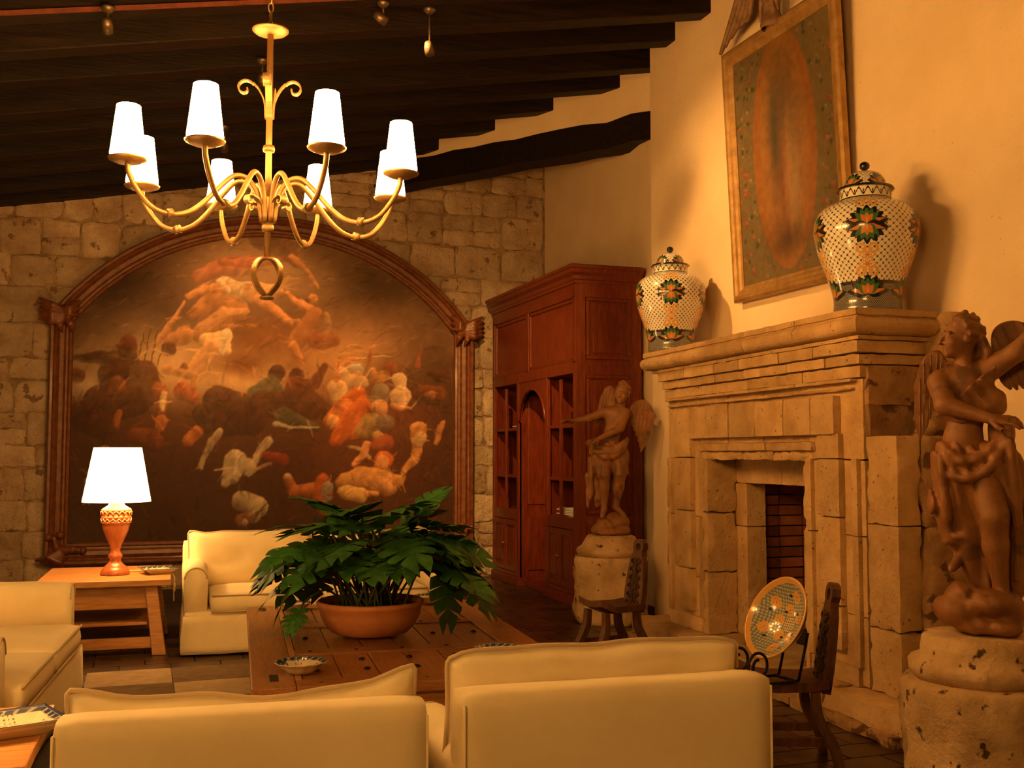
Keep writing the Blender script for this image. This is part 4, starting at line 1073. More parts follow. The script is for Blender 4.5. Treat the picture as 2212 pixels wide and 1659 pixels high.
def table_lamp(label, loc, vis=True):
    t = thing('table_lamp', label, 'lamp', loc)
    base = obj('base', lathe(LP, 36), 'lampwood', t)
    for k in range(16):
        a = 2 * PI * k / 16
        pts = [(.112 * math.cos(a + dx), .112 * math.sin(a + dx), z) for dx, z in ((-.19, .458), (-.16, .478), (-.06, .489), (.06, .489), (.16, .478), (.19, .458))]
        obj('carved_scallop', tube(pts, .006, 5), 'lampwood', base)
        pts = [(.112 * math.cos(a + dx), .112 * math.sin(a + dx), z) for dx, z in ((-.19, .436), (-.10, .420), (0, .412), (.10, .420), (.19, .436))]
        obj('carved_scallop', tube(pts, .005, 5), 'lampwood', base)
    shp = bmesh.new(); n = 40
    r0, r1, z0, z1 = .255, .178, .565, .985
    rings = []
    for r, z in ((r0 - .004, z0), (r0, z0), (r1, z1), (r1 - .004, z1)):
        rings.append([shp.verts.new((r * math.cos(2 * PI * i / n), r * math.sin(2 * PI * i / n), z)) for i in range(n)])
    for a, b in zip(rings, rings[1:] + rings[:1]):
        for i in range(n): shp.faces.new((a[i], a[(i + 1) % n], b[(i + 1) % n], b[i])).smooth = True
    bmesh.ops.recalc_face_normals(shp, faces=shp.faces[:])
    obj('lamp_shade', shp, 'lampshade', t)
    obj('socket', lathe([(0, .63), (.018, .63), (.018, .70), (0, .70)], 12), 'brass', t)
    sp = [(0, .70), (.02, .705), (.034, .74), (.03, .78), (0, .80)]
    obj('bulb', lathe(sp, 14), 'bulb', t)
    ld = bpy.data.lights.new('lamp_light', 'POINT'); ld.energy = BULB_W; ld.color = WARM; ld.shadow_soft_size = .06
    lo = bpy.data.objects.new('lamp_light', ld); col.objects.link(lo); lo.parent = t; lo.location = (0, 0, .87)
    ld2 = bpy.data.lights.new('lamp_light', 'POINT'); ld2.energy = BULB_W; ld2.color = WARM; ld2.shadow_soft_size = .05
    lo2 = bpy.data.objects.new('lamp_light', ld2); col.objects.link(lo2); lo2.parent = t; lo2.location = (.10, -.10, .66)
    return t
lamp = table_lamp('turned wooden table lamp with lit white shade on the far end table', (-.15, 8.98, .56))
pts = spline([(.0, .11, .008), (.14, .16, .008), (.28, .12, .008), (.37, .06, .010), (.435, .0, -.02), (.44, -.04, -.09), (.438, -.05, -.16), (.44, -.03, -.22)], 8)
obj('cord', tube(pts, .006, 6), 'cord', lamp)
obj('cord_switch', tube([(.443, -.035, -.08), (.441, -.045, -.14)], [.012, .012], 8), 'cord', lamp)
table_lamp('matching table lamp on the near end table', (-1.00, 4.10, .55))

# ------------------------------------------------------------------ chandelier
CHC = EYE + ray(579, 440) * 5.2
ch = thing('chandelier', 'wrought iron chandelier with eight curved arms and small lit shades', 'chandelier', CHC, .21)
SC = 1.0
def c_obj(name, b, m, parent=ch): return obj(name, b, m, parent)
zc = ceil_z(CHC.x) - CHC.z + .2
c_obj('rod', tube([(0.0, 0, .86), (0, 0, -.27)], .016, 10), 'iron')
for z_ in (.27, -.12): c_obj('collar', lathe([(0, z_ - .015), (.026, z_ - .015), (.030, z_), (.026, z_ + .015), (0, z_ + .015)], 14), 'iron')
c_obj('canopy_disc', lathe([(0, .84), (.03, .835), (.075, .845), (.088, .856), (.088, .862), (0, .875)], 28), 'iron')
# chain to the ceiling
nl = int((zc - .86) / .045)
lk = tube([(.012 * math.cos(a), 0, .026 * math.sin(a)) for a in [2 * PI * k / 12 for k in range(13)]], .004, 5, cap=False)
lm_ = bpy.data.meshes.new('link'); lk.to_mesh(lm_); lm_.materials.append(M['iron'])
for k in range(nl): obj('chain_link', lm_, None, ch, (0, 0, .885 + k * .045), (0, 0, PI / 2 * (k % 2)))
# top scrolls and hub curls (flat ribbons)
def ribbon(pts2, ang, w=.016, t=.0035):
    ca, sa = math.cos(ang), math.sin(ang)
    P = [(r * ca, r * sa, z) for r, z in pts2]
    return tube(P, 1.0, 8, flat=(w, t), up=(-sa, ca, 0))
def spiral(c, r0, a0, turns, n=22, k=.75):
    return [(c[0] + r0 * (1 - k * i / n) * math.cos(a0 - turns * 2 * PI * i / n), c[1] + r0 * (1 - k * i / n) * math.sin(a0 - turns * 2 * PI * i / n)) for i in range(n + 1)]
sc_pts = [(p.x, p.y) for p in spline([(.018, .42, 0), (.024, .50, 0), (.05, .56, 0), (.075, .59, 0)], 5)] + spiral((.118, .565), .045, 2.6, .95)
for k in range(4): c_obj('top_scroll', ribbon(sc_pts, PI / 4 + .35 + k * PI / 2), 'iron')
hc = [(p.x, p.y) for p in spline([(.02, -.10, 0), (.035, -.03, 0), (.06, .01, 0), (.085, .02, 0)], 5)] + spiral((.105, .0), .028, 2.2, .95)
for k in range(4): c_obj('hub_curl', ribbon(hc, .3 + k * PI / 2, .018, .003), 'iron')
c_obj('hub', lathe([(0, -.13), (.020, -.13), (.024, -.09), (.045, .02), (.042, .03), (0, .03)], 16), 'iron')
ap = spline([(.03, 0, -.09), (.05, 0, .03), (.10, 0, .105), (.165, 0, .115), (.23, 0, .06), (.31, 0, -.03), (.385, 0, -.09), (.47, 0, -.11), (.555, 0, -.085), (.62, 0, -.015), (.658, 0, .055), (.665, 0, .105)], 5)
armm = bpy.data.meshes.new('arm'); tube(ap, .0125, 10).to_mesh(armm); armm.materials.append(M['iron'])
cm_ = bpy.data.meshes.new('collar'); tube([(.456, 0, -.104), (.484, 0, -.1095)], .021, 10).to_mesh(cm_); cm_.materials.append(M['iron'])
cup = lathe([(.0, .215), (.05, .218), (.082, .232), (.086, .240), (.080, .240), (.05, .228), (0, .226)], 26); cupm = bpy.data.meshes.new('cup'); cup.to_mesh(cupm); cupm.materials.append(M['iron'])
cnd = lathe([(0, .226), (.022, .226), (.022, .30), (0, .30)], 14); cndm = bpy.data.meshes.new('candle'); cnd.to_mesh(cndm); cndm.materials.append(M['candle'])
sh_ = lathe([(.074, .258), (.078, .256), (.052, .480), (.048, .482), (.074, .258)], 30); shm = bpy.data.meshes.new('shade'); sh_.to_mesh(shm); shm.materials.append(M['shade'])
for k in range(8):
    a = PI / 8 + k * PI / 4 - YAW
    am = obj('arm', armm, None, ch, (0, 0, 0), (0, 0, a))
    obj('arm_collar', cm_, None, am)
    ca, sa = .70 * math.cos(a), .70 * math.sin(a)
    obj('drip_cup', cupm, None, am, (.665, 0, -.12)); obj('candle', cndm, None, am, (.665, 0, -.12)); obj('lamp_shade', shm, None, am, (.665, 0, -.12))
# ribbed ball finial
bp_ = [(p.x, p.y) for p in spline([(.014, -.265, 0), (.05, -.275, 0), (.082, -.31, 0), (.088, -.35, 0), (.070, -.395, 0), (.035, -.43, 0), (.012, -.45, 0), (.03, -.462, 0)], 5)]
for k in range(4): c_obj('finial_rib', ribbon(bp_, .5 + k * PI / 2, .015, .004), 'iron')
c_obj('finial_tip', lathe([(0, -.47), (.025, -.465), (.034, -.455), (.02, -.445), (0, -.445)], 14), 'iron')
# ------------------------------------------------------------------ talavera jars
def lathe_np(prof, n, rows):
    """dense lathe with arc-length rows; returns verts, quads, theta, s(0..1), r, z"""
    P = spline([(r, z, 0) for r, z in prof], 10); L = [0]
    for a, b in zip(P, P[1:]): L.append(L[-1] + (b - a).length)
    s = np.linspace(0, L[-1], rows); r = np.interp(s, L, [p.x for p in P]); z = np.interp(s, L, [p.y for p in P])
    th = np.arange(n) * 2 * PI / n
    TH, Rr = np.meshgrid(th, r); _, Zz = np.meshgrid(th, z); _, Ss = np.meshgrid(th, s)
    v = np.stack([Rr * np.cos(TH), Rr * np.sin(TH), Zz], -1).reshape(-1, 3)
    q = np.arange(rows * n).reshape(rows, n); q2 = np.roll(q, -1, 1)
    quads = np.stack([q[:-1], q2[:-1], q2[1:], q[1:]], -1).reshape(-1, 4)
    return v, quads, TH.ravel(), Ss.ravel(), Rr.ravel(), Zz.ravel()
CREAM, BLK, GRN, ORG, AMB = np.array((.72, .66, .52)), np.array((.012, .012, .014)), np.array((.045, .15, .05)), np.array((.52, .19, .05)), np.array((.60, .34, .09))
def petal(x, y, a, L, w):
    u = x * math.sin(a) + y * math.cos(a); v = x * math.cos(a) - y * math.sin(a)
    t = np.clip(u / L, 0, 1)
    return (u > 0) & (u < L) & (np.abs(v) < w * np.sqrt(np.clip(t * 3, 0, 1)) * (1 - t) ** .6 * 1.3)
def lotus(c, x, y, s, up=1):
    x = x / s; y = y / s * up
    for a in (-1.45, 1.45, -1.0, 1.0, -.5, .5, 0): c[petal(x, y, a, 1.0 if abs(a) < 1.2 else 1.12, .30)] = BLK
    for a in (-1.35, 1.35): c[petal(x, y, a, .92, .13)] = ORG
    for a in (-.85, .85, -.4, .4, 0): c[petal(x, y, a, .78, .22)] = GRN
    for a in (-.6, .6, 0): c[petal(x, y, a, .52, .17)] = ORG
    c[petal(x, y, 0, .3, .05)] = AMB
def rosette(c, x, y, s):
    x = x / s; y = y / s; r = np.hypot(x, y); a = np.arctan2(y, x)
    e = .75 + .25 * np.cos(6 * a)
    c[r < e] = AMB; c[(r < e * .8) & (r > .25)] = ORG * .6 + AMB * .4 ; c[(np.abs(r - e * .62) < .1)] = CREAM
    c[r < .2] = ORG
def scrolls(c, x, y, s):
    for sx in (-1, 1):
        r = np.hypot(x / s - sx * .55, y / s); c[(np.abs(r - .38) < .12)] = AMB
def lattice(c, u, v, p, dot=.30, col_=BLK, line=.05):
    a = (u + v) / p; b = (u - v) / p
    fa = np.abs(a - np.round(a)); fb = np.abs(b - np.round(b))
    c[(fa < line) | (fb < line)] = CREAM * .45
    c[np.hypot(fa, fb) < dot] = col_
def jar_meshes():
    prof = [(.188, 0), (.196, .01), (.20, .03), (.197, .08), (.208, .15), (.240, .255), (.280, .365), (.304, .47), (.308, .53), (.296, .59), (.265, .64), (.21, .675), (.165, .69), (.152, .70), (.150, .73), (.150, .765)]
    v, q, th, s, r, z = lathe_np(prof, 640, 400)
    c = np.tile(CREAM, (len(v), 1))
    ref = .27; u = th * ref
    lattice(c, u, s, 2 * PI * ref / 44 * 2 / 2, .2)
    c[s < .19] = BLK * 2
    m = s < .17
    cc2 = c[m]; a = (u[m] + s[m]) / .016; b = (u[m] - s[m]) / .016
    cc2[(np.abs(a - np.round(a)) < .12) | (np.abs(b - np.round(b)) < .12)] = CREAM * .45; c[m] = cc2
    s0 = float(np.interp(.50, z.reshape(400, -1)[:, 0], s.reshape(400, -1)[:, 0]))
    for k in range(5):
        x = (np.angle(np.exp(1j * (th - k * PI * .4)))) * np.maximum(r, .15)
        for yy, sc_ in ((s0 + .255, .048), (s0 + .19, .055), (s0 - .18, .05), (s0 - .235, .055)): rosette(c, x, s - yy, sc_)
        for yy in (s0 + .145, s0 - .14, s0 - .275): scrolls(c, x, s - yy, .062)
        lotus(c, x, s - s0 - .008, .112, 1); lotus(c, x, s - s0 + .008, .112, -1)
        lotus(c, x, s - .115, .11, 1)
    nk = z > .697
    xx = th[nk] * 6.0; yy = (z[nk] - .735) / .03
    cn = np.tile(CREAM, (nk.sum(), 1)); w = np.sin(xx * 3); cn[np.abs(yy - w * .6) < .22] = BLK; cn[np.hypot(np.sin(xx * 1.5 + .7), yy * .8) < .25] = BLK
    cn[np.abs(yy) > 1.0] = BLK; c[nk] = cn
    body = np_mesh('jar_body', v, q); set_col(body, c); body.materials.append(M['talavera'])
    prof = [(.0, .762), (.155, .762), (.165, .768), (.160, .778), (.128, .780), (.122, .79), (.116, .82), (.094, .855), (.055, .876), (.018, .882)]
    v, q, th, s, r, z = lathe_np(prof, 320, 140)
    c = np.tile(CREAM, (len(v), 1)); lattice(c, th * .11, s, .026, .2)
    c[z < .786] = BLK
    for k in range(4):
        x = (np.angle(np.exp(1j * (th - k * PI / 2 - PI / 4)))) * np.maximum(r, .05); si = float(np.interp(.792, z.reshape(140, -1)[60:, 0], s.reshape(140, -1)[60:, 0]))
        lotus(c, x, s - si, .075, 1)
    lid = np_mesh('jar_lid', v, q); set_col(lid, c); lid.materials.append(M['talavera'])
    kb = lathe([(0, .876), (.014, .88), (.012, .89), (.026, .90), (.031, .915), (.026, .932), (.012, .941), (0, .943)], 20); km = bpy.data.meshes.new('knob'); kb.to_mesh(km); km.materials.append(M['vaseknob'])
    return body, lid, km
jb, jl, jk = jar_meshes()
for lab, px, sc_ in (('lidded talavera jar at the far end of the mantel, beside the bookcase', 1449, .94), ('lidded talavera jar at the near end of the mantel, overlapping the framed picture', 1875, 1.0)):
    p = onx(px, 700, 4.14); mz = 2.329
    a = math.atan2(-p.y, -p.x)
    j = thing('talavera_jar', lab, 'jar', (p.x, p.y, mz), a + .02, 'pair of talavera jars on the mantel'); j.scale = (sc_, sc_, sc_)
    obj('jar_body', jb, None, j); l = obj('lid', jl, None, j); obj('knob', jk, None, l)

# ------------------------------------------------------------------ framed picture over the mantel (painting replaced by a plain floral panel)
PW, PH = 1.50, 2.02
P0 = onx(1597, 655, XR - .03)
fpic = thing('framed_picture', 'tall gilt framed painting hanging above the mantel, leaning from the wall', 'picture', (XR - .03, P0.y - PW / 2, P0.z))
fpic.rotation_euler = (0, -.045, 0)     # leans out at the top
gp = [(0, 0), (0, .045), (.02, .06), (.045, .06), (.06, .045), (.085, .04), (.10, .025), (.12, .02), (.12, 0)]
hw = PW / 2
cs = [(-hw, 0, 1, 1), (hw, 0, -1, 1), (hw, PH, -1, -1), (-hw, PH, 1, -1)]
for i in range(4):
    a, b = cs[i], cs[(i + 1) % 4]
    obj('frame_rail', sweep_profile([((0, a[0], a[1]), (0, a[2], a[3]), (-1, 0, 0)), ((0, b[0], b[1]), (0, b[2], b[3]), (-1, 0, 0))], gp), 'gold', fpic)
nx, nz = 220, 300
gy = np.linspace(-hw + .1, hw - .1, nx); gz = np.linspace(.1, PH - .1, nz)
GY, GZ = np.meshgrid(gy, gz, indexing='ij')
v = np.stack([np.full_like(GY, -.012), GY, GZ], -1).reshape(-1, 3)
x, y = -v[:, 1] * 1000, (PH - v[:, 2]) * 1000
p = Paint(x, y, (.20, .14, .06))
p.blob(0, 1000, 700, 1000, (.25, .185, .085), .7, n=.4)
hw_ = 420 * np.sqrt(np.clip(1 - ((y - 960) / 900) ** 2, 0, 1))
al = np.clip((hw_ - np.abs(x)) / 20, 0, 1); p.mix(al, (.40, .155, .035))
al = np.clip((hw_ * .8 - np.abs(x)) / 40, 0, 1); p.mix(al * .6, (.46, .22, .06))
p.blob(0, 760, 200, 520, (.085, .085, .045), .9, n=.5); p.blob(10, 1150, 170, 480, (.36, .155, .06), .9, n=.5); p.blob(110, 1250, 70, 380, (.42, .30, .15), .7, n=.5); p.blob(0, 1640, 260, 140, (.085, .045, .025), .9, n=.6)
p.blob(-40, 1180, 30, 420, (.22, .07, .03), .6); p.blob(60, 1180, 26, 420, (.48, .24, .10), .6); p.blob(-110, 850, 60, 380, (.055, .065, .04), .8)
rs = random.Random(4)
for k in range(150):
    sd = rs.choice((-1, 1)); yy = rs.uniform(120, 1900); lim = 420 * math.sqrt(max(0, 1 - ((yy - 960) / 900) ** 2)) + 30
    if lim > 600: continue
    xx = sd * rs.uniform(lim, 640); r = rs.uniform(9, 24)
    p.line([(xx, yy, r)], rs.choice(((.46, .085, .035), (.06, .085, .03), (.05, .07, .028), (.40, .13, .06), (.30, .22, .10))), 8, .9)
p.c *= (.75 + .5 * fbm(x, y, 40, 3))[:, None]
q = np.arange(nx * nz).reshape(nx, nz)
me = np_mesh('panel', v, np.stack([q[:-1, :-1], q[:-1, 1:], q[1:, 1:], q[1:, :-1]], -1).reshape(-1, 4)); set_col(me, np.clip(p.c * .62, .004, 1))
o = obj('canvas', me, 'panel_paint', fpic); o['label'] = 'dark painted panel with an orange oval and roses'
obj('backing', box(-.010, .0, -hw + .06, hw - .06, .06, PH - .06), 'mahog_dark', fpic)
# carved wings on top of the frame
def feather(L, w, t, bend):
    P = [(L * k / 8, 0, bend * (k / 8) ** 2) for k in range(9)]
    return tube(P, [max(.05, math.sin(PI * min(1, .18 + k / 8 * .86)) ** .6) for k in range(9)], 8, flat=None)
cr = bmesh.new()
for sd in (1, -1):
    for k, (L, w) in enumerate(((.62, .03), (.54, .028), (.44, .026), (.34, .024), (.25, .022))):
        P = spline([(-.03, sd * (.16 + .02 * k), PH + .52 - k * .03), (-.05 - .004 * k, sd * (.16 + L * .28), PH + .44 - k * .045), (-.05, sd * (.16 + L * .62), PH + .22 - k * .02), (-.04, sd * (.16 + L * .98), PH + .02 + k * .035)], 6)
        tube(P, [w * (.5 + .6 * math.sin(PI * min(1, .1 + i / (len(P) - 1) * .9))) for i in range(len(P))], 6, bm=cr)
o = obj('crest_wing', cr, 'crest', fpic, smooth=True)
s = Sdf((-.16, -.2, -.06), (.08, .2, .5), .012)
s.ell((-.05, 0, .2), (.06, .07, .16), .02).ell((-.06, 0, .40), (.05, .05, .06), .02).cap((-.05, -.10, .32), (-.05, .10, .32), .035, k=.03).cap((-.05, 0, .1), (-.05, 0, -.02), .05, .09, k=.03)
for k in range(5): s.cap((-.08, -.08 + .04 * k, .22), (-.07, -.12 + .06 * k, .04), .022, .012, k=.008)
obj('crest_figure', s.mesh('crest'), 'crest', fpic, (0, 0, PH))

# ------------------------------------------------------------------ talavera dishes
def dish_colors(th, rn, seed, dark=.5):
    rs = np.random.RandomState(seed); x, y = rn * np.cos(th), rn * np.sin(th)
    c = np.tile(np.array((.60, .52, .36)), (len(x), 1))
    m = rn > .80; c[m] = np.array((.025, .04, .09)); c[m & (np.abs(np.sin(th * 9 + rn * 8)) < .45)] = (.30, .30, .26)
    for k in range(26):
        a, rr = rs.rand() * 6.28, rs.rand() * .75; r = .05 + rs.rand() * .12
        d = np.hypot(x - rr * math.cos(a), y - rr * math.sin(a))
        cl = [(.03, .05, .10), (.03, .05, .10), (.50, .26, .06), (.10, .16, .12), (.55, .33, .08)][rs.randint(5)]
        c[(d < r) & (np.abs(d - r * .62) < r * .3)] = cl
    f = np.hypot(np.abs(x * 9 - np.round(x * 9)), np.abs(y * 9 - np.round(y * 9))); c[(f < .22) & (np.abs(np.sin(th * 2)) < .5)] = (.02, .03, .06)
    c[rn > .97] = (.02, .025, .05)
    return c
def scallop_dish(r, hgt, seed, lobes=12, depth=.04):
    prof = [(.0, .014), (.25, .014), (.45, .016), (.62, .35), (.8, .72), (1.0, 1.0), (1.0, .93), (.8, .6), (.62, .2), (.5, 0), (.48, 0), (.0, 0)]
    n = 120; V = []; C = []
    rows_ = []
    for i in range(len(prof) - 1):
        for k in range(5):
            t = k / 5; rows_.append((prof[i][0] * (1 - t) + prof[i + 1][0] * t, prof[i][1] * (1 - t) + prof[i + 1][1] * t, i < 5))
    rows_.append((0, 0, False))
    th = np.arange(n) * 2 * PI / n
    for rr, zz, inside in rows_:
        w = 1 + depth * np.cos(lobes * th) * rr ** 3
        V.append(np.stack([rr * r * w * np.cos(th), rr * r * w * np.sin(th), np.full(n, zz * hgt) + (depth * .15 * hgt * np.cos(lobes * th) * rr ** 4)], -1))
        C.append(dish_colors(th, np.full(n, rr), seed) if inside else np.tile(np.array((.58, .48, .32)), (n, 1)))
    v = np.concatenate(V); c = np.concatenate(C); m = len(rows_)
    q = np.arange(m * n).reshape(m, n); q2 = np.roll(q, -1, 1)
    me = np_mesh('dish', v, np.stack([q[:-1], q[1:], q2[1:], q2[:-1]], -1).reshape(-1, 4)); set_col(me, c); me.materials.append(M['talavera'])
    return me
for px, py, r, lab, sd in ((650, 1452, .118, 'scalloped talavera dish on the near left corner of the coffee table', 3), (1076, 1420, .115, 'scalloped talavera dish on the right side of the coffee table, behind the armchair', 8), (638, 1318, .105, 'talavera dish on the far left of the coffee table, under the plant leaves', 12), (928, 1302, .105, 'talavera dish on the far right of the coffee table, behind the planter', 17)):
    p = onz(px, py, CTZ + .001)
    o = obj('talavera_dish', scallop_dish(r, .05, sd), None, None, (p.x, p.y, CTZ + .003)); tag(o, lab, 'dish', 'talavera dishes on the coffee table')
def square_dish(w, h, seed, label, loc, rz):
    n = 81; t = np.linspace(-1, 1, n); A, B = np.meshgrid(t, t, indexing='ij'); V = []; C = []
    m = np.maximum(np.abs(A), np.abs(B))
    zt = np.where(m < .55, .25 * h, .25 * h + (m - .55) / .45 * .75 * h)
    def place(s_, z_): return np.stack([A * w / 2 * s_, B * w / 2 * s_, z_], -1).reshape(-1, 3)
    topv = place(1.0, zt); sc_ = np.where(m < .6, 1, 1) ; bot = np.stack([A * w / 2 * (.72 + .28 * m ** 6), B * w / 2 * (.72 + .28 * m ** 6), np.where(m > .97, .9 * h, np.clip((m - .72) / .28, 0, 1) ** 1.5 * .85 * h)], -1).reshape(-1, 3)
    rn = m.ravel(); th = np.arctan2(B, A).ravel()
    c = dish_colors(th, rn * .98, seed); c[rn > .95] = (.03, .04, .10)
    q = np.arange(n * n).reshape(n, n); f1 = np.stack([q[:-1, :-1], q[1:, :-1], q[1:, 1:], q[:-1, 1:]], -1).reshape(-1, 4)
    f2 = f1[:, ::-1] + n * n
    rim = np.concatenate([q[:-1, 0], q[-1, :-1], q[1:, -1][::-1], q[0, 1:][::-1]])
    r2 = np.roll(rim, -1); f3 = np.stack([rim, rim + n * n, r2 + n * n, r2], -1)
    me = np_mesh('dish', np.concatenate([topv, bot]), np.concatenate([f1, f2, f3])); set_col(me, np.concatenate([c, np.tile(np.array((.55, .45, .30)), (n * n, 1))])); me.materials.append(M['talavera'])
    return tag(obj('square_dish', me, None, None, loc, (0, 0, rz)), label, 'dish')
p = onz(340, 1238, .56); square_dish(.25, .045, 5, 'small square talavera dish beside the lit table lamp', (p.x, p.y, .561), .25)
p = onz(48, 1582, .55); square_dish(.27, .055, 9, 'large square talavera dish with blue rim on the near end table', (p.x - .02, p.y - .0, .551), .35)

# ------------------------------------------------------------------ carved side chairs, bowl on its stand
def side_chair(label, loc, rz):
    c = thing('carved_chair', label, 'chair', loc, rz, 'pair of small carved wooden chairs')     # faces -y
    # dished seat slab, upturned at the front into a lip with a hand slot
    V = []; Fc = []; nx, ny = 10, 12
    for top in (1, 0):
        for i in range(nx + 1):
            for j in range(ny + 1):
                u, v = i / nx * 2 - 1, j / ny
                w = .20 - .05 * v - .05 * max(0, .22 - v) / .22
                zz = .40 + .018 * u * u + (.05 * max(0, .28 - v) / .28) + .012 * max(0, v - .8) / .2
                V.append((u * w, -.19 + .38 * v, zz - (0 if top else .045)))
    n1 = (nx + 1) * (ny + 1)
    def g(t, i, j): return t * n1 + i * (ny + 1) + j
    hole = {(i, j) for i in range(3, 7) for j in (1,)}
    for i in range(nx):
        for j in range(ny):
            if (i, j) in hole: continue
            Fc.append((g(0, i, j), g(0, i + 1, j), g(0, i + 1, j + 1), g(0, i, j + 1))); Fc.append((g(1, i, j), g(1, i, j + 1), g(1, i + 1, j + 1), g(1, i + 1, j)))
    for i, j in hole:
        for (a, b), (cc_, d) in ((((i, j), (i + 1, j)), (0, -1)), (((i + 1, j), (i + 1, j + 1)), (1, 0)), (((i + 1, j + 1), (i, j + 1)), (0, 1)), (((i, j + 1), (i, j)), (-1, 0))):
            if (i + cc_, j + d) in hole: continue
            Fc.append((g(0, *a), g(0, *b), g(1, *b), g(1, *a)))
    for i in range(nx): Fc += [(g(0, i, 0), g(1, i, 0), g(1, i + 1, 0), g(0, i + 1, 0)), (g(0, i, ny), g(0, i + 1, ny), g(1, i + 1, ny), g(1, i, ny))]
    for j in range(ny): Fc += [(g(0, 0, j), g(0, 0, j + 1), g(1, 0, j + 1), g(1, 0, j)), (g(0, nx, j), g(1, nx, j), g(1, nx, j + 1), g(0, nx, j + 1))]
    b = bmesh.new(); b.from_mesh(pyd('s', V, Fc)); bmesh.ops.recalc_face_normals(b, faces=b.faces[:])
    obj('seat', b, 'chairwood', c)
    # carved back board with round head and finger hole
    outl = [(.105, -.03), (.115, .10), (.105, .22), (.085, .33), (.062, .37), (.055, .40), (.070, .43), (.060, .465), (.035, .485), (0, .492)]
    ol = outl + [(-x, z) for x, z in outl[-2::-1]]
    hl = [(.030 * math.cos(a), .432 + .030 * math.sin(a)) for a in [2 * PI * k / 12 for k in range(12)]]
    b = bmesh.new()
    def ringv(pts, y): return [b.verts.new((x, y, z)) for x, z in pts]
    f0, f1 = ringv(ol, 0), ringv(ol, .042); h0, h1 = ringv(hl, 0), ringv(hl, .042)
    for A_, B_ in ((f0, f1), (h0, h1)):
        for k in range(len(A_)): b.faces.new((A_[k], A_[(k + 1) % len(A_)], B_[(k + 1) % len(B_)], B_[k]))
    for A_, B_ in ((f0, h0), (f1, h1)):
        es = [b.edges.get((A_[k], A_[(k + 1) % len(A_)])) for k in range(len(A_))] + [b.edges.get((B_[k], B_[(k + 1) % len(B_)])) for k in range(len(B_))]
        bmesh.ops.triangle_fill(b, edges=es, use_beauty=True)
    bmesh.ops.recalc_face_normals(b, faces=b.faces[:])
    bk_ = obj('backrest', b, 'chairwood', c, (0, .17, .385), (-.14, 0, 0))
    # relief carving: scrolling leaves
    for sx in (-1, 1):
        for k in range(6):
            cx_, cz_ = sx * (.045 - .004 * k), .02 + k * .06
            obj('carving', tube([(cx_ + (.034 - .0022 * i) * math.cos(i * .55) * sx, -.004, cz_ + (.034 - .0022 * i) * math.sin(i * .55)) for i in range(14)], .008, 5), 'carved', bk_)
    obj('carving', tube([(0, -.004, -.01), (0, -.004, .35)], .010, 6), 'carved', bk_)
    # splayed sabre legs and stretchers
    for sx in (-1, 1):
        for yy, y2 in ((-.13, -.21), (.13, .23)):
            P = spline([(sx * .12, yy, .37), (sx * .13, yy * .9 + y2 * .1, .25), (sx * .15, y2 * .75 + yy * .25, .12), (sx * .175, y2, .002)], 5)
            obj('leg', tube(P, [.024 + .004 * math.sin(PI * i / (len(P) - 1)) for i in range(len(P))], 8, flat=(1, .8), up=(1, 0, 0)), 'chairwood', c)
    for sx in (-1, 1): obj('stretcher', tube([(sx * .15, -.16, .14), (sx * .15, .17, .14)], 1.0, 8, flat=(.012, .02), up=(1, 0, 0)), 'chairwood', c)
    return c
p1 = onz(1322, 1302, .42); side_chair('carved dark wood chair standing in front of the far stone pedestal', (p1.x, p1.y, 0), -1.42)
p2 = onz(1690, 1458, .42); side_chair('carved dark wood chair holding the big bowl, beside the foreground armchair', (p2.x, p2.y, 0), -1.95)
bwn = thing('talavera_bowl', 'large patterned talavera bowl tilted on the chair by the firebox', 'bowl')
BC = EYE + ray(1672, 1332) * 5.12
toC = (EYE - BC).normalized(); _q = _R * -.88 + _U * .47; _q = (_q - toC * _q.dot(toC)).normalized(); nrm = (toC * .60 + _q * .80).normalized()
bwn.location = BC; bwn.rotation_mode = 'QUATERNION'; bwn.rotation_quaternion = nrm.to_track_quat('Z', 'Y')
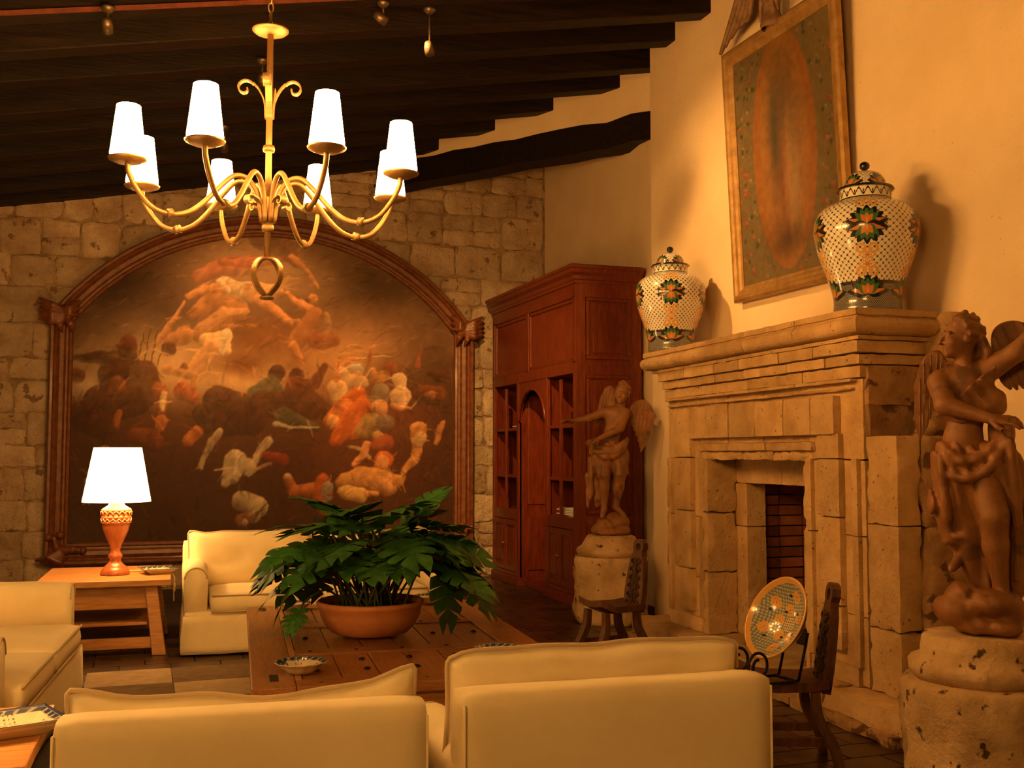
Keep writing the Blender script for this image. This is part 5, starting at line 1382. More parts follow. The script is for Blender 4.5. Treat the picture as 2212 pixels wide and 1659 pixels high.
def big_bowl(r, d):
    n = 200; m = 90; th = np.arange(n) * 2 * PI / n; V = []; C = []
    for i in range(m):
        t = i / (m - 1); rr = t; z_ = -d * (1 - t ** 2.2)
        V.append(np.stack([rr * r * np.cos(th), rr * r * np.sin(th), np.full(n, z_)], -1))
        x, y = rr * np.cos(th), rr * np.sin(th)
        c = np.tile(np.array((.15, .17, .14)), (n, 1)); f = np.hypot(x * 13 - np.round(x * 13), y * 13 - np.round(y * 13)); c[f < .36] = (.42, .38, .26)
        rs = np.random.RandomState(2)
        for k in range(11):
            a, q_ = k * .571 + rs.rand() * .3, (.35 if k % 2 else .66); d_ = np.hypot(x - q_ * math.cos(a), y - q_ * math.sin(a)); c[np.abs(d_ - .11) < .028] = (.62, .30, .05); c[np.abs(d_ - .05) < .02] = (.62, .30, .05)
            d_ = np.hypot(x - q_ * math.cos(a + .35), (y - q_ * math.sin(a + .35)) * 1.6); c[d_ < .05] = (.012, .012, .012)
        c[np.hypot(x, y) < .2] = (.55, .45, .28); g_ = np.hypot(x * 16 - np.round(x * 16), y * 16 - np.round(y * 16)); c[(np.hypot(x, y) < .2) & (g_ < .3)] = (.05, .05, .05)
        if t > .9: c[:] = (.62, .34, .09)
        C.append(c)
    for i in range(40):
        t = 1 - i / 39; V.append(np.stack([(t * r + (.008 if t > .2 else 0)) * np.cos(th), (t * r + (.008 if t > .2 else 0)) * np.sin(th), np.full(n, -(d + .015) * (1 - t ** 2.2) - .004)], -1)); C.append(np.tile(np.array((.10, .06, .03) if i > 2 else (.62, .34, .09)), (n, 1)))
    mm = m + 40; q = np.arange(mm * n).reshape(mm, n); q2 = np.roll(q, -1, 1)
    me = np_mesh('bowl', np.concatenate(V), np.stack([q[:-1], q2[:-1], q2[1:], q[1:]], -1).reshape(-1, 4)); set_col(me, np.concatenate(C)); me.materials.append(M['talavera']); return me
obj('bowl_body', big_bowl(.200, .10), None, bwn)
stn = thing('bowl_stand', 'black wrought iron scroll stand holding the tilted bowl', 'stand', (BC.x - .02, BC.y, .43))
fwd = Vector((nrm.x, nrm.y, 0)).normalized(); side = Vector((-fwd.y, fwd.x, 0))
for s_ in (-1, 1):
    o = side * (s_ * .075)
    P = [o + fwd * (-.10), o + fwd * .11]
    obj('foot_bar', tube([tuple(q) for q in P], .007, 6), 'blackiron', stn)
    C0 = o + fwd * .125 + Vector((0, 0, .085))
    sp = [C0 + fwd * (.065 * (1 - .6 * i / 30) * math.cos(-1.2 + i * .30)) + Vector((0, 0, .075 * (1 - .6 * i / 30) * math.sin(-1.2 + i * .30))) for i in range(31)]
    obj('scroll', tube([tuple(o + fwd * .10)] + [tuple(q) for q in sp], .0075, 6), 'blackiron', stn)
    obj('back_post', tube([tuple(o + fwd * -.10), tuple(o + fwd * -.16 + Vector((0, 0, .22)))], .007, 6), 'blackiron', stn)
obj('cross_bar', tube([tuple(side * -.075 + fwd * -.08), tuple(side * .075 + fwd * -.08)], .007, 6), 'blackiron', stn)
# ------------------------------------------------------------------ carved angels on stone pedestals
def hand_mesh(curl=.5, spread=.25, name='hand'):
    s = Sdf((-.05, -.07, -.09), (.22, .075, .05), .0048)
    s.cap((-.03, 0, 0), (.02, 0, 0), .020, .022, k=.01)
    for y in (-.022, -.008, .008, .022): s.cap((.01, y * .6, 0), (.075, y * 1.25, 0), .014, .0125, k=.012)
    for i, (y, L) in enumerate(((-.028, .062), (-.009, .074), (.010, .070), (.028, .052))):
        a = spread * y / .028 * .5; c = curl * (.7 + .18 * i)
        p = Vector((.078, y, 0)); d = Vector((math.cos(a), math.sin(a), 0)); ang = .15 * c; r = .0098
        for seg, f in enumerate((.45, .32, .23)):
            q = p + Vector((d.x * math.cos(ang), d.y * math.cos(ang), -math.sin(ang))) * (L * f)
            s.cap(tuple(p), tuple(q), r, r * .9, k=.004); p = q; r *= .9; ang += c * .8
    p = [(.015, -.022, -.004), (.045, -.052, -.014), (.075, -.064, -.022), (.095, -.066, -.026)]
    s.chain(p, [.015, .012, .0105, .009], .006)
    return s.mesh(name)
def head_mesh():
    s = Sdf((-.10, -.115, -.15), (.10, .10, .11), .0050)
    s.ell((0, .012, .016), (.061, .073, .072), .02).ell((0, -.018, -.034), (.047, .052, .048), .03).ell((0, -.054, -.068), (.018, .016, .014), .02)
    s.cap((0, .015, -.05), (0, .02, -.14), .036, .038, k=.02)
    for q in (-1, 1):
        s.ell((q * .026, -.050, -.02), (.022, .018, .020), .02)
        s.ell((q * .024, -.082, .006), (.016, .016, .010), .008, sub=True)
        s.ell((q * .024, -.059, .005), (.011, .011, .009), .003)
        s.ell((q * .063, .008, -.004), (.008, .016, .022), .005)
        s.cap((q * .010, -.068, .022), (q * .036, -.060, .022), .0075, .006, k=.008)
    s.cap((0, -.066, .016), (0, -.087, -.018), .0065, .011, k=.006)
    s.cap((-.012, -.073, -.021), (.012, -.073, -.021), .007, k=.005)
    s.cap((-.014, -.068, -.040), (.014, -.068, -.040), .0065, k=.003).cap((-.012, -.066, -.051), (.012, -.066, -.051), .0072, k=.003)
    s.cap((-.018, -.076, -.0455), (.018, -.076, -.0455), .0022, k=.002, sub=True)
    return s.mesh('head')
def hair_mesh(seed, back=0.0):
    s = Sdf((-.12, -.12, -.17), (.12, .16, .13), .0068); rs = random.Random(seed)
    s.ell((0, .022, .030), (.066, .074, .070), .01)
    for k in range(70):
        th, ph = rs.uniform(0, 2 * PI), rs.uniform(.0, 1.75)
        x, y, z_ = math.sin(ph) * math.cos(th), math.sin(ph) * math.sin(th), math.cos(ph)
        if y < -.2 and z_ < .55: continue
        c = Vector((x * .064, .02 + y * .072, .026 + z_ * .070))
        if y < -.55: continue
        tg = Vector((-y, x, rs.uniform(-.5, .5))).normalized() * .022
        s.cap(tuple(c - tg), tuple(c + tg + Vector((0, 0, -.008))), .012, .009, k=.006)
    if back:
        for k in range(9):
            x = -.05 + .1 * k / 8
            s.chain([(x, .07, -.0), (x * 1.1, .095, -.06), (x * .8, .085, -.12 - .03 * back)], [.018, .018, .010], .006)
    s.ell((0, -.085, -.035), (.058, .05, .075), .01, sub=True)
    return s.mesh('hair')
HEAD = head_mesh(); HAND = hand_mesh(.55); HAND2 = hand_mesh(.2, .6, 'hand_open')
def place_hand(parent, me, at, direction, up, sc_=1.0, mirror=False):
    d = Vector(direction).normalized(); u = Vector(up); u = (u - d * u.dot(d)).normalized(); y = u.cross(d)
    m = Matrix((d, y, u)).transposed().to_4x4(); m.translation = Vector(at)
    m = m @ Matrix.Diagonal((sc_, -sc_ if mirror else sc_, sc_, 1))
    me2 = me.copy(); me2.transform(m)
    if mirror: me2.flip_normals()
    return obj('hand', me2, 'statue', parent)
def wing_mesh(lead, ends, rows_, y0=0.0, w=.022, t=.006):
    """feathers fan from the leading edge to the trailing tips in overlapping rows"""
    Ls = spline([(x, 0, z) for x, z in lead], 12); Es = spline([(x, 0, z) for x, z in ends], 12)
    b = bmesh.new()
    tube([(p.x, y0, p.z) for p in Ls], [w * (1.0 - .4 * i / len(Ls)) for i in range(len(Ls))], 8, bm=b)
    def at(S, u): i = min(len(S) - 2, int(u * (len(S) - 1))); f = u * (len(S) - 1) - i; return S[i].lerp(S[i + 1], f)
    for r, (n, f0, f1, ww) in enumerate(rows_):
        for k in range(n):
            u = (k + .5) / n; A_, B_ = at(Ls, u), at(Es, u); P0_, P1_ = A_.lerp(B_, f0), A_.lerp(B_, f1)
            P = [P0_.lerp(P1_, q / 6) + Vector((0, y0 - .009 * (r + 1) - .004 * (k % 2) + .006 * (q / 6) ** 2, 0)) for q in range(7)]
            wd = [ww * (.75 + .35 * math.sin(PI * q / 6)) * (1 if q < 5 else (.8 if q == 5 else .25)) for q in range(7)]
            for i_ in range(1): tube(P, wd, 8, bm=b, flat=(1.0, .28), up=(1, 0, .2))
            tube([p + Vector((0, -.006, 0)) for p in P], [x * .22 for x in wd], 5, bm=b)
    bmesh.ops.recalc_face_normals(b, faces=b.faces[:])
    return b
def front_y(sb, x, z_):
    """y of the nearest surface of a sculpted body, seen from the front"""
    i = int(round((x - sb.lo[0]) / sb.h)); k = int(round((z_ - sb.lo[2]) / sb.h))
    i = max(0, min(sb.F.shape[0] - 1, i)); k = max(0, min(sb.F.shape[2] - 1, k))
    col_ = np.nonzero(sb.F[i, :, k] < .004)[0]
    return float(sb.lo[1] + sb.h * col_[0]) if len(col_) else None
def hug(sb, pts, r, n=7, lift=.004):
    P = spline(pts, n); out = []; rr = []; m = len(P)
    for i, p in enumerate(P):
        y = front_y(sb, p.x, p.z); out.append((p.x, p.y if y is None else y - lift, p.z)); q = i / (m - 1) * (len(r) - 1); a = int(min(q, len(r) - 2)); rr.append(r[a] + (r[a + 1] - r[a]) * (q - a))
    ys = [p[1] for p in out]
    for _ in range(2): ys = [ys[0]] + [(ys[i - 1] + ys[i] * 2 + ys[i + 1]) / 4 for i in range(1, m - 1)] + [ys[-1]]
    return [(p[0], y, p[2]) for p, y in zip(out, ys)], rr
def inflate(s, ells, g):
    for c, r in ells: s.ell(c, tuple(q + g for q in r), .03)
def folds(s, amp, kx, kz, ky=0.0, n=.0):
    ph = kx * s.X + kz * s.Z + ky * s.Y + 2.0 * np.sin(9 * s.Z + 5 * s.X) + 1.2 * np.sin(17 * s.X - 6 * s.Z)
    s.F = s.F + amp * (1.1 - 1.9 * np.abs(np.sin(ph * .5))) + amp * .3 * np.sin(ph * 1.7 + 1)
def rock_pile(parent, ells, lo, hi, h=.012, m='statue', name='cloud_base'):
    s = Sdf(lo, hi, h)
    for c, r in ells: s.ell(c, r, .007)
    s.F = s.F + .0025 * np.sin(60 * (s.X * .7 + s.Z) + 5 * np.sin(14 * s.X))
    s.F = np.maximum(s.F, -s.Z)
    return obj(name, s.mesh(name), m, parent)
def pedestal(label, loc, R, H0, H1, seed, rz):
    t = thing('stone_pedestal', label, 'pedestal', loc, rz)
    def rocky(prof, octo, amp, n=72):
        V = []; Fc = []
        for r, z_ in prof:
            for k in range(n):
                a = 2 * PI * k / n; rr = r
                if octo: rr = r * math.cos(PI / 8) / math.cos((a + PI / 8) % (PI / 4) - PI / 8) * .5 + r * .5
                p = Vector((rr * math.cos(a), rr * math.sin(a), z_)); q = p * 6 + Vector((seed, 0, 0))
                d = noise.noise(q) * amp + noise.noise(q * 3) * amp * .5
                if r > .02: p += Vector((math.cos(a), math.sin(a), .3 * (0 < z_ < prof[-1][1]))) * d
                V.append(p)
        for i in range(len(prof) - 1):
            for k in range(n): Fc.append((i * n + k, i * n + (k + 1) % n, (i + 1) * n + (k + 1) % n, (i + 1) * n + k))
        Fc.append(tuple(range(n - 1, -1, -1))); Fc.append(tuple((len(prof) - 1) * n + k for k in range(n)))
        return pyd('rock', V, Fc, True)
    prof = [(R * .97, 0)] + [(R, z_) for z_ in np.linspace(.03, H0 - .04, 14)] + [(R * .98, H0 - .015), (R * .93, H0), (R * .1, H0)]
    obj('block', rocky(prof, True, .032), 'pedestal', t)
    d = H1 - H0
    prof = [(R * .1, H0 - .002), (R * .80, H0 - .002), (R * .88, H0 + d * .15), (R * .90, H0 + d * .30), (R * .85, H0 + d * .42), (R * .76, H0 + d * .50), (R * .74, H0 + d * .7), (R * .70, H0 + d * .92), (R * .62, H1), (R * .1, H1)]
    obj('drum', rocky(prof, False, .026), 'pedestal', t)
    return t
# -- far angel
D1 = 9.68; G1 = EYE + ray(1318, 1154) * D1; Z1 = G1.z
pedestal('rough octagonal stone pedestal under the far angel, beside the bookcase', (G1.x, G1.y, 0), .335, Z1 - .19, Z1 - .004, 3, .4)
s1 = thing('angel_statue', 'carved wooden angel with both arms outstretched, between bookcase and fireplace', 'statue', (G1.x, G1.y, Z1), -YAW)
K1 = .000957
def a1(cx, cy, y=0.0): return ((cx - 600) * K1, y, (1545 - cy) * K1)
s = Sdf((-.38, -.24, .08), (.24, .16, 1.28), .0115)
s.ell(a1(655, 440), (.098, .066, .105), .03).ell(a1(622, 600), (.076, .058, .10), .03).ell(a1(612, 745), (.095, .072, .085), .03)
s.cap(a1(560, 398), a1(745, 398), .042, k=.03).cap(a1(700, 370), a1(712, 280, .01), .034, k=.02)
s.chain([a1(545, 398), a1(400, 455, -.05), a1(250, 478, -.08)], [.044, .036, .022], .02)
s.chain([a1(752, 410, -.01), a1(690, 548, -.09), a1(480, 650, -.16)], [.047, .038, .022], .02)
s.chain([a1(556, 790), a1(545, 978, -.06), a1(545, 1100, -.02), a1(545, 1300)], [.076, .053, .05, .027], .02)
s.chain([a1(680, 790), a1(692, 985, -.04), a1(680, 1100, .0), a1(655, 1280, .02)], [.076, .053, .05, .027], .02)
s.chain([a1(545, 1305, .015), a1(522, 1372, -.07)], [.030, .022], .02).chain([a1(655, 1290, .03), a1(735, 1375, -.03)], [.030, .022], .02)
obj('body', s.mesh('body'), 'statue', s1); sb1 = s
s = Sdf((-.26, -.17, .14), (.20, .15, .92), .0105)
s.ell(a1(612, 740), (.112, .088, .075), .03)
s.chain([a1(555, 790), a1(530, 960, -.02)], [.090, .078], .03).chain([a1(690, 790), a1(702, 950, -.01)], [.086, .072], .03)
s.chain([a1(450, 850, .02), a1(415, 1000, .02), a1(415, 1150, .02), a1(388, 1285, 0)], [.05, .036, .03, .012], .02)
s.chain([a1(600, 900, .05), a1(600, 1120, .06)], [.07, .03], .03).chain([a1(480, 1000, .05), a1(495, 1270, .06)], [.05, .03], .02)
folds(s, .0085, 95, 26)
for p, r in (([a1(440, 730, -.03), a1(540, 815, -.07), a1(650, 800, -.07), a1(735, 720, -.03), a1(768, 640, 0)], [.024, .026, .026, .022, .016]), ([a1(440, 760, -.03), a1(530, 770, -.07), a1(640, 765, -.07), a1(730, 700, -.03), a1(765, 660, 0)], [.02, .02, .022, .018, .014]), ([a1(470, 700, -.03), a1(540, 735, -.07), a1(640, 730, -.07), a1(740, 660, 0)], [.018, .018, .018, .014])):
    P_, r_ = hug(s, p, r); s.chain(P_, r_, .010)
s.chain([a1(430, 780, -.01), a1(438, 710, -.02), a1(470, 690, -.03)], [.026, .026, .018], .01)
obj('drapery', s.mesh('drapery'), 'statue', s1)
hd = obj('head', HEAD, 'statue', s1, a1(716, 225, -.02), (.08, .12, -.35)); obj('hair', hair_mesh(3), 'statue', hd)
place_hand(s1, HAND, a1(250, 478, -.08), Vector(a1(120, 470, -.12)) - Vector(a1(250, 478, -.08)), (0, 0, 1), .85)
place_hand(s1, HAND2, a1(480, 650, -.16), Vector(a1(380, 690, -.20)) - Vector(a1(480, 650, -.16)), (.3, -.3, .9), .85, mirror=True)
lead = [(a1(790, 430)[0], a1(790, 430)[2]), (a1(850, 310)[0], a1(0, 310)[2]), (a1(960, 300)[0], a1(0, 300)[2]), (a1(1045, 440)[0], a1(0, 440)[2])]
ends = [(a1(800, 500)[0], a1(0, 500)[2]), (a1(840, 560)[0], a1(0, 560)[2]), (a1(885, 690)[0], a1(0, 690)[2]), (a1(908, 790)[0], a1(0, 790)[2])]
obj('wing', wing_mesh(lead, ends, ((7, .05, 1.0, .026), (7, .02, .62, .026), (6, 0, .36, .028), (5, 0, .2, .026))), 'statue', s1, (0, .08, 0))
lead = [(a1(660, 400)[0], a1(0, 400)[2]), (a1(640, 180)[0], a1(0, 180)[2]), (a1(585, 165)[0], a1(0, 165)[2]), (a1(535, 260)[0], a1(0, 260)[2])]
ends = [(a1(620, 500)[0], a1(0, 500)[2]), (a1(575, 480)[0], a1(0, 480)[2]), (a1(520, 500)[0], a1(0, 500)[2]), (a1(485, 550)[0], a1(0, 550)[2])]
obj('wing', wing_mesh(lead, ends, ((6, .05, 1.0, .024), (6, .02, .6, .024), (5, 0, .34, .024))), 'statue', s1, (0, .09, 0))
rock_pile(s1, [(a1(600, 1520), (.17, .13, .05)), (a1(560, 1470, -.02), (.11, .10, .055)), (a1(690, 1430, .0), (.09, .09, .07)), (a1(640, 1400, .03), (.08, .08, .06)), (a1(500, 1490, .0), (.07, .08, .05)), (a1(720, 1500, 0), (.07, .09, .05)), (a1(530, 1430, -.03), (.06, .07, .045))], (-.22, -.18, -.01), (.22, .18, .26))
# -- near angel
D2 = 4.80; G2 = EYE + ray(2116, 1366) * D2; Z2 = G2.z
pedestal('rough pitted stone pedestal under the near angel at the right edge', (G2.x, G2.y, 0), .345, Z2 - .20, Z2 - .004, 11, .15)
s2 = thing('angel_statue', 'large carved wooden angel in profile at the right edge, near the fireplace', 'statue', (G2.x, G2.y, Z2), -YAW - math.atan2(2116 - CX, FPX))
K2 = .00211
def a2(px, py, y=0.0): return ((px - 2116) * K2, y, (1366 - py) * K2)
s = Sdf((-.24, -.30, .10), (.36, .18, 1.42), .0115)
s.ell(a2(2100, 838), (.098, .070, .10), .03).ell(a2(2100, 905), (.083, .066, .09), .03).ell(a2(2094, 955), (.086, .078, .08), .03).ell(a2(2104, 1005), (.11, .085, .09), .03)
s.cap(a2(2058, 826), a2(2148, 806), .045, k=.03).cap(a2(2102, 815), a2(2096, 768, .0), .038, k=.02)
s.chain([a2(2050, 835, -.02), a2(2062, 885, -.11), a2(2148, 916, -.17)], [.056, .044, .025], .02)
s.chain([a2(2152, 806), a2(2203, 775, -.04), a2(2250, 716, -.06)], [.056, .042, .028], .02)
s.chain([a2(2132, 1020), a2(2150, 1118, -.09), a2(2152, 1180, -.05), a2(2160, 1268, -.03)], [.088, .062, .055, .034], .02)
s.chain([a2(2076, 1010), a2(2064, 1120, .02), a2(2086, 1205, .06)], [.086, .06, .033], .02)
s.chain([a2(2160, 1276, -.02), a2(2166, 1302, -.10)], [.032, .024], .02).chain([a2(2086, 1208, .06), a2(2066, 1232, -.02)], [.030, .020], .02)
for k in range(4): s.cap(a2(2068 - k * 1.5, 1230 + k * 1.5, -.01 - .006 * k), a2(2062 - k * 1, 1235 + k * 2, -.035 - .003 * k), .009, .007, k=.004)
obj('body', s.mesh('body'), 'statue', s2); sb2 = s
s = Sdf((-.25, -.24, .12), (.27, .20, 1.24), .0110)
s.ell(a2(2108, 1012, .01), (.125, .098, .11), .03)
s.chain([a2(2076, 1000), a2(2060, 1095, .0), a2(2068, 1165, .03)], [.098, .072, .045], .03)
s.chain([a2(2110, 1020, .02), a2(2108, 1150, .05), a2(2126, 1270, .06)], [.12, .085, .055], .03)
s.chain([a2(2160, 1010, .0), a2(2190, 1110, .04), a2(2186, 1270, .06)], [.098, .085, .055], .03)
s.chain([a2(2150, 1010, -.03), a2(2172, 1075, -.03), a2(2186, 1150, .0)], [.07, .05, .03], .03)
s.ell(a2(2168, 950, .0), (.055, .075, .10), .03); folds(s, .0115, 92, 20, 30)
s.ell(a2(2080, 1165, -.0), (.045, .05, .025), .01).cap(a2(2065, 1172), a2(2098, 1178), .022, k=.01)
for p, r in (([a2(2070, 985, -.07), a2(2092, 1003, -.095), a2(2130, 992, -.09), a2(2162, 962, -.06)], [.016, .02, .02, .016]), ([a2(2062, 1030, -.05), a2(2100, 1040, -.09), a2(2140, 1020, -.09), a2(2180, 960, -.06)], [.014, .018, .018, .014]), ([a2(2050, 990, 0), a2(2052, 1060, 0), a2(2062, 1130, 0)], [.014, .016, .014]), ([a2(2185, 960, 0), a2(2192, 1050, 0), a2(2196, 1150, 0), a2(2192, 1250, .03)], [.018, .02, .02, .014])):
    P_, r_ = hug(s, p, r); s.chain(P_, r_, .012)
t_ = Sdf((-.25, -.24, .84), (.27, .20, 1.24), .0110)
inflate(t_, [(a2(2100, 838), (.098, .070, .10)), (a2(2100, 905), (.083, .066, .09)), (a2(2094, 955), (.086, .078, .08))], .016)
t_.cap(a2(2120, 815), a2(2150, 806), .058, .062, k=.03).ell(a2(2150, 880, 0), (.075, .075, .06), .03).ell(a2(2058, 890, .0), (.05, .06, .04), .03)
dg = (t_.Z - a2(0, 885)[2]) - (t_.X - a2(2060, 0)[0]) * .85        # neckline runs up to the far shoulder
lowz = a2(0, 925)[2] - t_.Z + .25 * np.abs(t_.X - a2(2094, 0)[0])
t_.F = t_.F + .006 * np.sin(70 * (t_.X * .6 + t_.Z * .8) + 3 * np.sin(20 * t_.X)) 
t_.F = np.maximum(t_.F, np.maximum(dg, lowz))
obj('bodice', t_.mesh('bodice'), 'statue', s2)
obj('drapery', s.mesh('drapery'), 'statue', s2)
hd = obj('head', HEAD, 'statue', s2, a2(2094, 742, -.01), (-.05, -.06, -1.15)); hd.scale = (1.06,) * 3; obj('hair', hair_mesh(8, .4), 'statue', hd)
place_hand(s2, HAND, a2(2148, 916, -.17), Vector(a2(2195, 922, -.19)) - Vector(a2(2148, 916, -.17)), (.1, -.5, .8), .92)
place_hand(s2, HAND, a2(2250, 716, -.06), (.4, -.1, .9), (0, -1, 0), .92)
lead = [(a2(2058, 790)[0], a2(0, 790)[2]), (a2(2045, 768)[0], a2(0, 768)[2]), (a2(2020, 785)[0], a2(0, 785)[2]), (a2(2004, 840)[0], a2(0, 840)[2])]
ends = [(a2(2050, 870)[0], a2(0, 870)[2]), (a2(2036, 890)[0], a2(0, 890)[2]), (a2(2018, 935)[0], a2(0, 935)[2]), (a2(2003, 962)[0], a2(0, 962)[2])]
obj('wing', wing_mesh(lead, ends, ((7, .05, 1.0, .022), (6, .02, .6, .022), (5, 0, .32, .024))), 'statue', s2, (0, .09, 0))
lead = [(a2(2170, 800)[0], a2(0, 800)[2]), (a2(2165, 730)[0], a2(0, 730)[2]), (a2(2195, 708)[0], a2(0, 708)[2]), (a2(2240, 720)[0], a2(0, 720)[2])]
ends = [(a2(2185, 850)[0], a2(0, 850)[2]), (a2(2215, 850)[0], a2(0, 850)[2]), (a2(2250, 830)[0], a2(0, 830)[2]), (a2(2290, 850)[0], a2(0, 850)[2])]
obj('wing', wing_mesh(lead, ends, ((7, .05, 1.0, .026), (6, .02, .6, .026), (5, 0, .32, .03))), 'statue', s2, (0, .10, 0))
rock_pile(s2, [(a2(2080, 1320, -.04), (.10, .10, .07)), (a2(2140, 1300, -.05), (.12, .10, .065)), (a2(2175, 1320, -.01), (.07, .10, .10)), (a2(2050, 1318, .0), (.055, .08, .055)), (a2(2085, 1285, -.02), (.075, .09, .055)), (a2(2110, 1345, -.07), (.09, .06, .045)), (a2(2160, 1348, -.07), (.085, .07, .04)), (a2(2120, 1330, .06), (.14, .08, .08))], (-.22, -.20, -.01), (.22, .18, .26))

# ------------------------------------------------------------------ monstera in a terracotta bowl
PP = onz(800, 1368, CTZ)
pl = thing('potted_monstera', 'leafy green monstera in a wide shallow terracotta bowl on the coffee table', 'potted plant', (PP.x, PP.y, CTZ + .003))
obj('pot', lathe([(0, 0), (.17, 0), (.21, .012), (.255, .06), (.278, .11), (.284, .150), (.296, .158), (.298, .178), (.288, .186), (.276, .180), (.268, .14), (0, .13)], 56), 'terracotta', pl)
b = lathe([(0, .160), (.1, .162), (.2, .155), (.272, .148)], 40)
for v_ in b.verts: v_.co.z += noise.noise(v_.co * 30) * .012
obj('soil', b, 'soil', pl)
def leaf_mesh(seed):
    rs = random.Random(seed); V = []; Fc = []; nl_ = 5
    def wid(t): return .50 * (math.sin(PI * min(1, t * .80 + .16)) ** .8) * (1 if t < .9 else 1 - (t - .9) * 5)
    def pos(x, y):   # droop and cup
        r = abs(y)
        return (x, y, -.30 * x * x + .06 * x - .30 * r * r + .10 * r + .02 * math.sin(x * 9 + y * 7 + seed))
    mid = [len(V) + k for k in range(nl_ * 2 + 1)]
    for k in range(nl_ * 2 + 1): V.append(pos(k / (nl_ * 2), 0))
    for sd in (-1, 1):
        for k in range(nl_):
            t0, t1 = k / nl_, (k + 1) / nl_; gap = rs.uniform(.18, .5) if rs.random() < .8 else 0
            S = 4; base = len(V)
            for i in range(1, S + 1):
                f = i / S
                for t, e in ((t0, 1), ((t0 + t1) / 2, 0), (t1, -1)):
                    g_ = gap * max(0, f - .3) * (t1 - t0) * .75 * e
                    if k == 0 and e == 1: g_ = 0
                    if k == nl_ - 1 and e == -1: g_ = 0
                    tt = t + g_; w = wid((t0 + t1) / 2 * .35 + t * .65) * (1.0 if e == 0 else .965 if f == 1 else 1)
                    back = -.16 * (1 - t) if k == 0 else 0
                    x = tt + f * .16 * (.55 + .4 * t) * (1 if k else .2) + back * f * (1.3 if e == 1 else .7)
                    V.append(pos(x * (1 if x < 1 else 1 + (x - 1) * .5), sd * w * f))
            for i in range(S):
                for c in range(2):
                    a0 = mid[2 * k + c] if i == 0 else base + (i - 1) * 3 + c
                    a1_ = mid[2 * k + c + 1] if i == 0 else base + (i - 1) * 3 + c + 1
                    b0, b1 = base + i * 3 + c, base + i * 3 + c + 1
                    q = (a0, a1_, b1, b0); Fc.append(q if sd > 0 else q[::-1])
    me = pyd('leaf', V, Fc, True); me.materials.append(M['leaf']); return me
LM = [leaf_mesh(k) for k in range(6)]
rs = random.Random(21)
stem_bases = []
def add_leaf(tip_c, direction, size, roll, mi):
    """tip_c: leaf base point (where the stalk joins); direction: midrib direction"""
    d = Vector(direction).normalized(); up = Vector((0, 0, 1)); y = up.cross(d).normalized(); u = d.cross(y)
    m = Matrix((d, y, u)).transposed().to_4x4() @ Matrix.Rotation(roll, 4, 'X'); m.translation = Vector(tip_c)
    o = obj('leaf', LM[mi], None, pl); mm = m @ Matrix.Diagonal((size, size, size, 1))
    for it in range(8):
        low = min((mm @ v_.co).z for v_ in LM[mi].vertices)
        if low > .02: break
        d = (d + Vector((0, 0, .25))).normalized(); y = up.cross(d).normalized(); u = d.cross(y)
        m = Matrix((d, y, u)).transposed().to_4x4() @ Matrix.Rotation(roll * .5, 4, 'X'); m.translation = Vector(tip_c)
        size *= .97; mm = m @ Matrix.Diagonal((size, size, size, 1))
    if low < .02:
        mm.translation.z += .02 - low; tip_c = tuple(mm.translation)
    o.matrix_basis = mm
    a = rs.uniform(0, 2 * PI); r = rs.uniform(.02, .17)
    p0 = Vector((r * math.cos(a) * .8 + tip_c[0] * .15, r * math.sin(a) * .8 + tip_c[1] * .15, .14)); p3 = Vector(tip_c)
    p1_ = p0.lerp(p3, .45) + Vector((0, 0, .10)); p2_ = p0.lerp(p3, .85) + Vector((0, 0, .05))
    obj('stalk', tube(spline([p0, p1_, p2_, p3], 4), .0065, 5), 'stem', pl)
N = 58
for k in range(N):
    a = k * 2.39996 + rs.uniform(-.3, .3); f = (k + .5) / N; r = .44 * math.sqrt(f)
    zz = .56 - .26 * f * f + rs.uniform(-.05, .06)
    P = Vector((r * math.cos(a), r * math.sin(a) * .85, zz))
    dirv = Vector((math.cos(a) * (.35 + f), math.sin(a) * (.35 + f), .25 - .75 * f + rs.uniform(-.2, .2)))
    fr = -(P.x * math.sin(YAW) + P.y * math.cos(YAW))
    if fr > .12:
        P.z += .30 * (fr - .12) + .04; dirv.z += 1.2 * (fr - .12) + .15
    add_leaf(P, dirv, rs.uniform(.22, .33), rs.uniform(-.5, .5), k % 6)
_rh = _R; _fh = Vector((math.sin(YAW), math.cos(YAW), 0))
for rx, ry, z_, dx, dy, dz, sz in ((.20, .10, .60, .5, .2, .75, .26), (.26, .0, .55, .9, -.1, .35, .28), (-.34, -.10, .36, -.8, -.2, -.8, .28), (-.42, .0, .32, -.9, 0, -.5, .24), (.44, -.08, .34, .5, -.3, -.9, .33), (.40, -.16, .40, .35, -.4, -.9, .30), (.36, .1, .46, .9, .1, -.2, .26), (-.20, -.24, .46, -.5, -.7, -.25, .27), (-.06, -.22, .50, .1, -.8, -.15, .28), (.14, -.24, .50, .3, -.9, -.2, .28), (-.30, -.16, .48, -.8, -.5, -.3, .29), (-.34, -.30, .17, -.1, -.6, -.5, .15)):
    P = _rh * rx + _fh * ry; d = _rh * dx + _fh * dy
    add_leaf((P.x, P.y, z_), (d.x, d.y, dz), sz, rs.uniform(-.3, .3), rs.randrange(6))

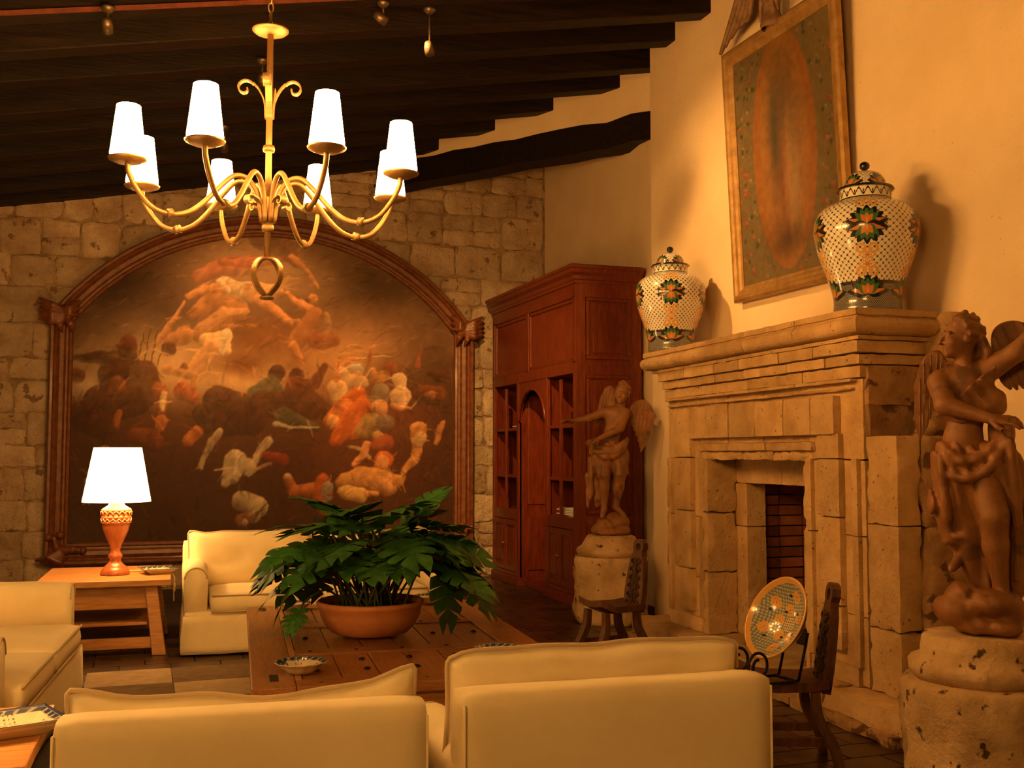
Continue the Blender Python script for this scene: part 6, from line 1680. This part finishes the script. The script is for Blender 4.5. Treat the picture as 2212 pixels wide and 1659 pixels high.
# ------------------------------------------------------------------ ceiling spotlights
def oncz(px, py):
    d = ray(px, py); t = (4.43 - EYE.z) / (d.z - .186 * d.x); return EYE + d * t
def spotlight(label, px, py0, py1, aim, watts, ang=40, lit=True, blend=.6):
    c = oncz(px, py0); d = (c - EYE).dot(_F); L = max(.10, (py1 - py0) / FPX * d)
    t = thing('ceiling_spotlight', label, 'spotlight', c, 0, 'small spotlights on the ceiling beams')
    obj('mount', lathe([(0, .0), (.045, -.0), (.045, -.015), (.02, -.04), (0, -.04)], 18), 'spotcan', t)
    obj('stem', tube([(0, 0, 0), (0, 0, -L + .07)], .008, 8), 'spotcan', t)
    dr = (Vector(aim) - (c - Vector((0, 0, L)))).normalized()
    can = obj('can', lathe([(0, .075), (.026, .07), (.036, .03), (.038, -.03), (.034, -.03), (.030, .02), (0, .03)], 18), 'spotcan', t, (0, 0, -L + .04))
    can.rotation_mode = 'QUATERNION'; can.rotation_quaternion = (-dr).to_track_quat('Z', 'Y')
    if lit:
        obj('bulb', lathe([(0, .01), (.020, .005), (.026, -.012), (.018, -.026), (0, -.03)], 12), 'bulb', can)
        ld = bpy.data.lights.new('spot_light', 'SPOT'); ld.energy = watts; ld.color = (1, .50, .14); ld.spot_size = math.radians(ang); ld.spot_blend = blend; ld.shadow_soft_size = .03
        lo = bpy.data.objects.new('spot_light', ld); col.objects.link(lo); lo.parent = can; lo.location = (0, 0, -.05)
    return t
spotlight('dark unlit ceiling spotlight at the upper left', 233, 14, 74, (0, 12, 1), 0, lit=False)
spotlight('ceiling spotlight nearest the top of the frame, right of the chandelier', 828, 4, 54, (4.57, 7.75, 3.1), 230, 62, blend=1.0)
spotlight('ceiling spotlight hanging on a long thin stem', 928, 18, 122, (4.15, 12.7, 1.3), 520, 46, blend=.9)
spotlight('ceiling spotlight partly behind the chandelier top scrolls', 567, 128, 186, (1.35, 12.6, 2.35), 260, 44, blend=.9)
spotlight('glowing ceiling spotlight between the chandelier shades', 486, 272, 330, (1.2, 12.6, 2.3), 90, 70)
# ------------------------------------------------------------------ second chandelier of the hall, behind the viewpoint
def copy_tree(o, parent=None):
    c = o.copy(); col.objects.link(c)
    c.parent = parent
    for k in list(o.children): copy_tree(k, c)
    return c
ch2 = copy_tree(ch)
ch2.location = (-1.25, .25, CHC.z - .05)
ch2['label'] = 'matching wrought iron chandelier hanging behind the viewpoint'
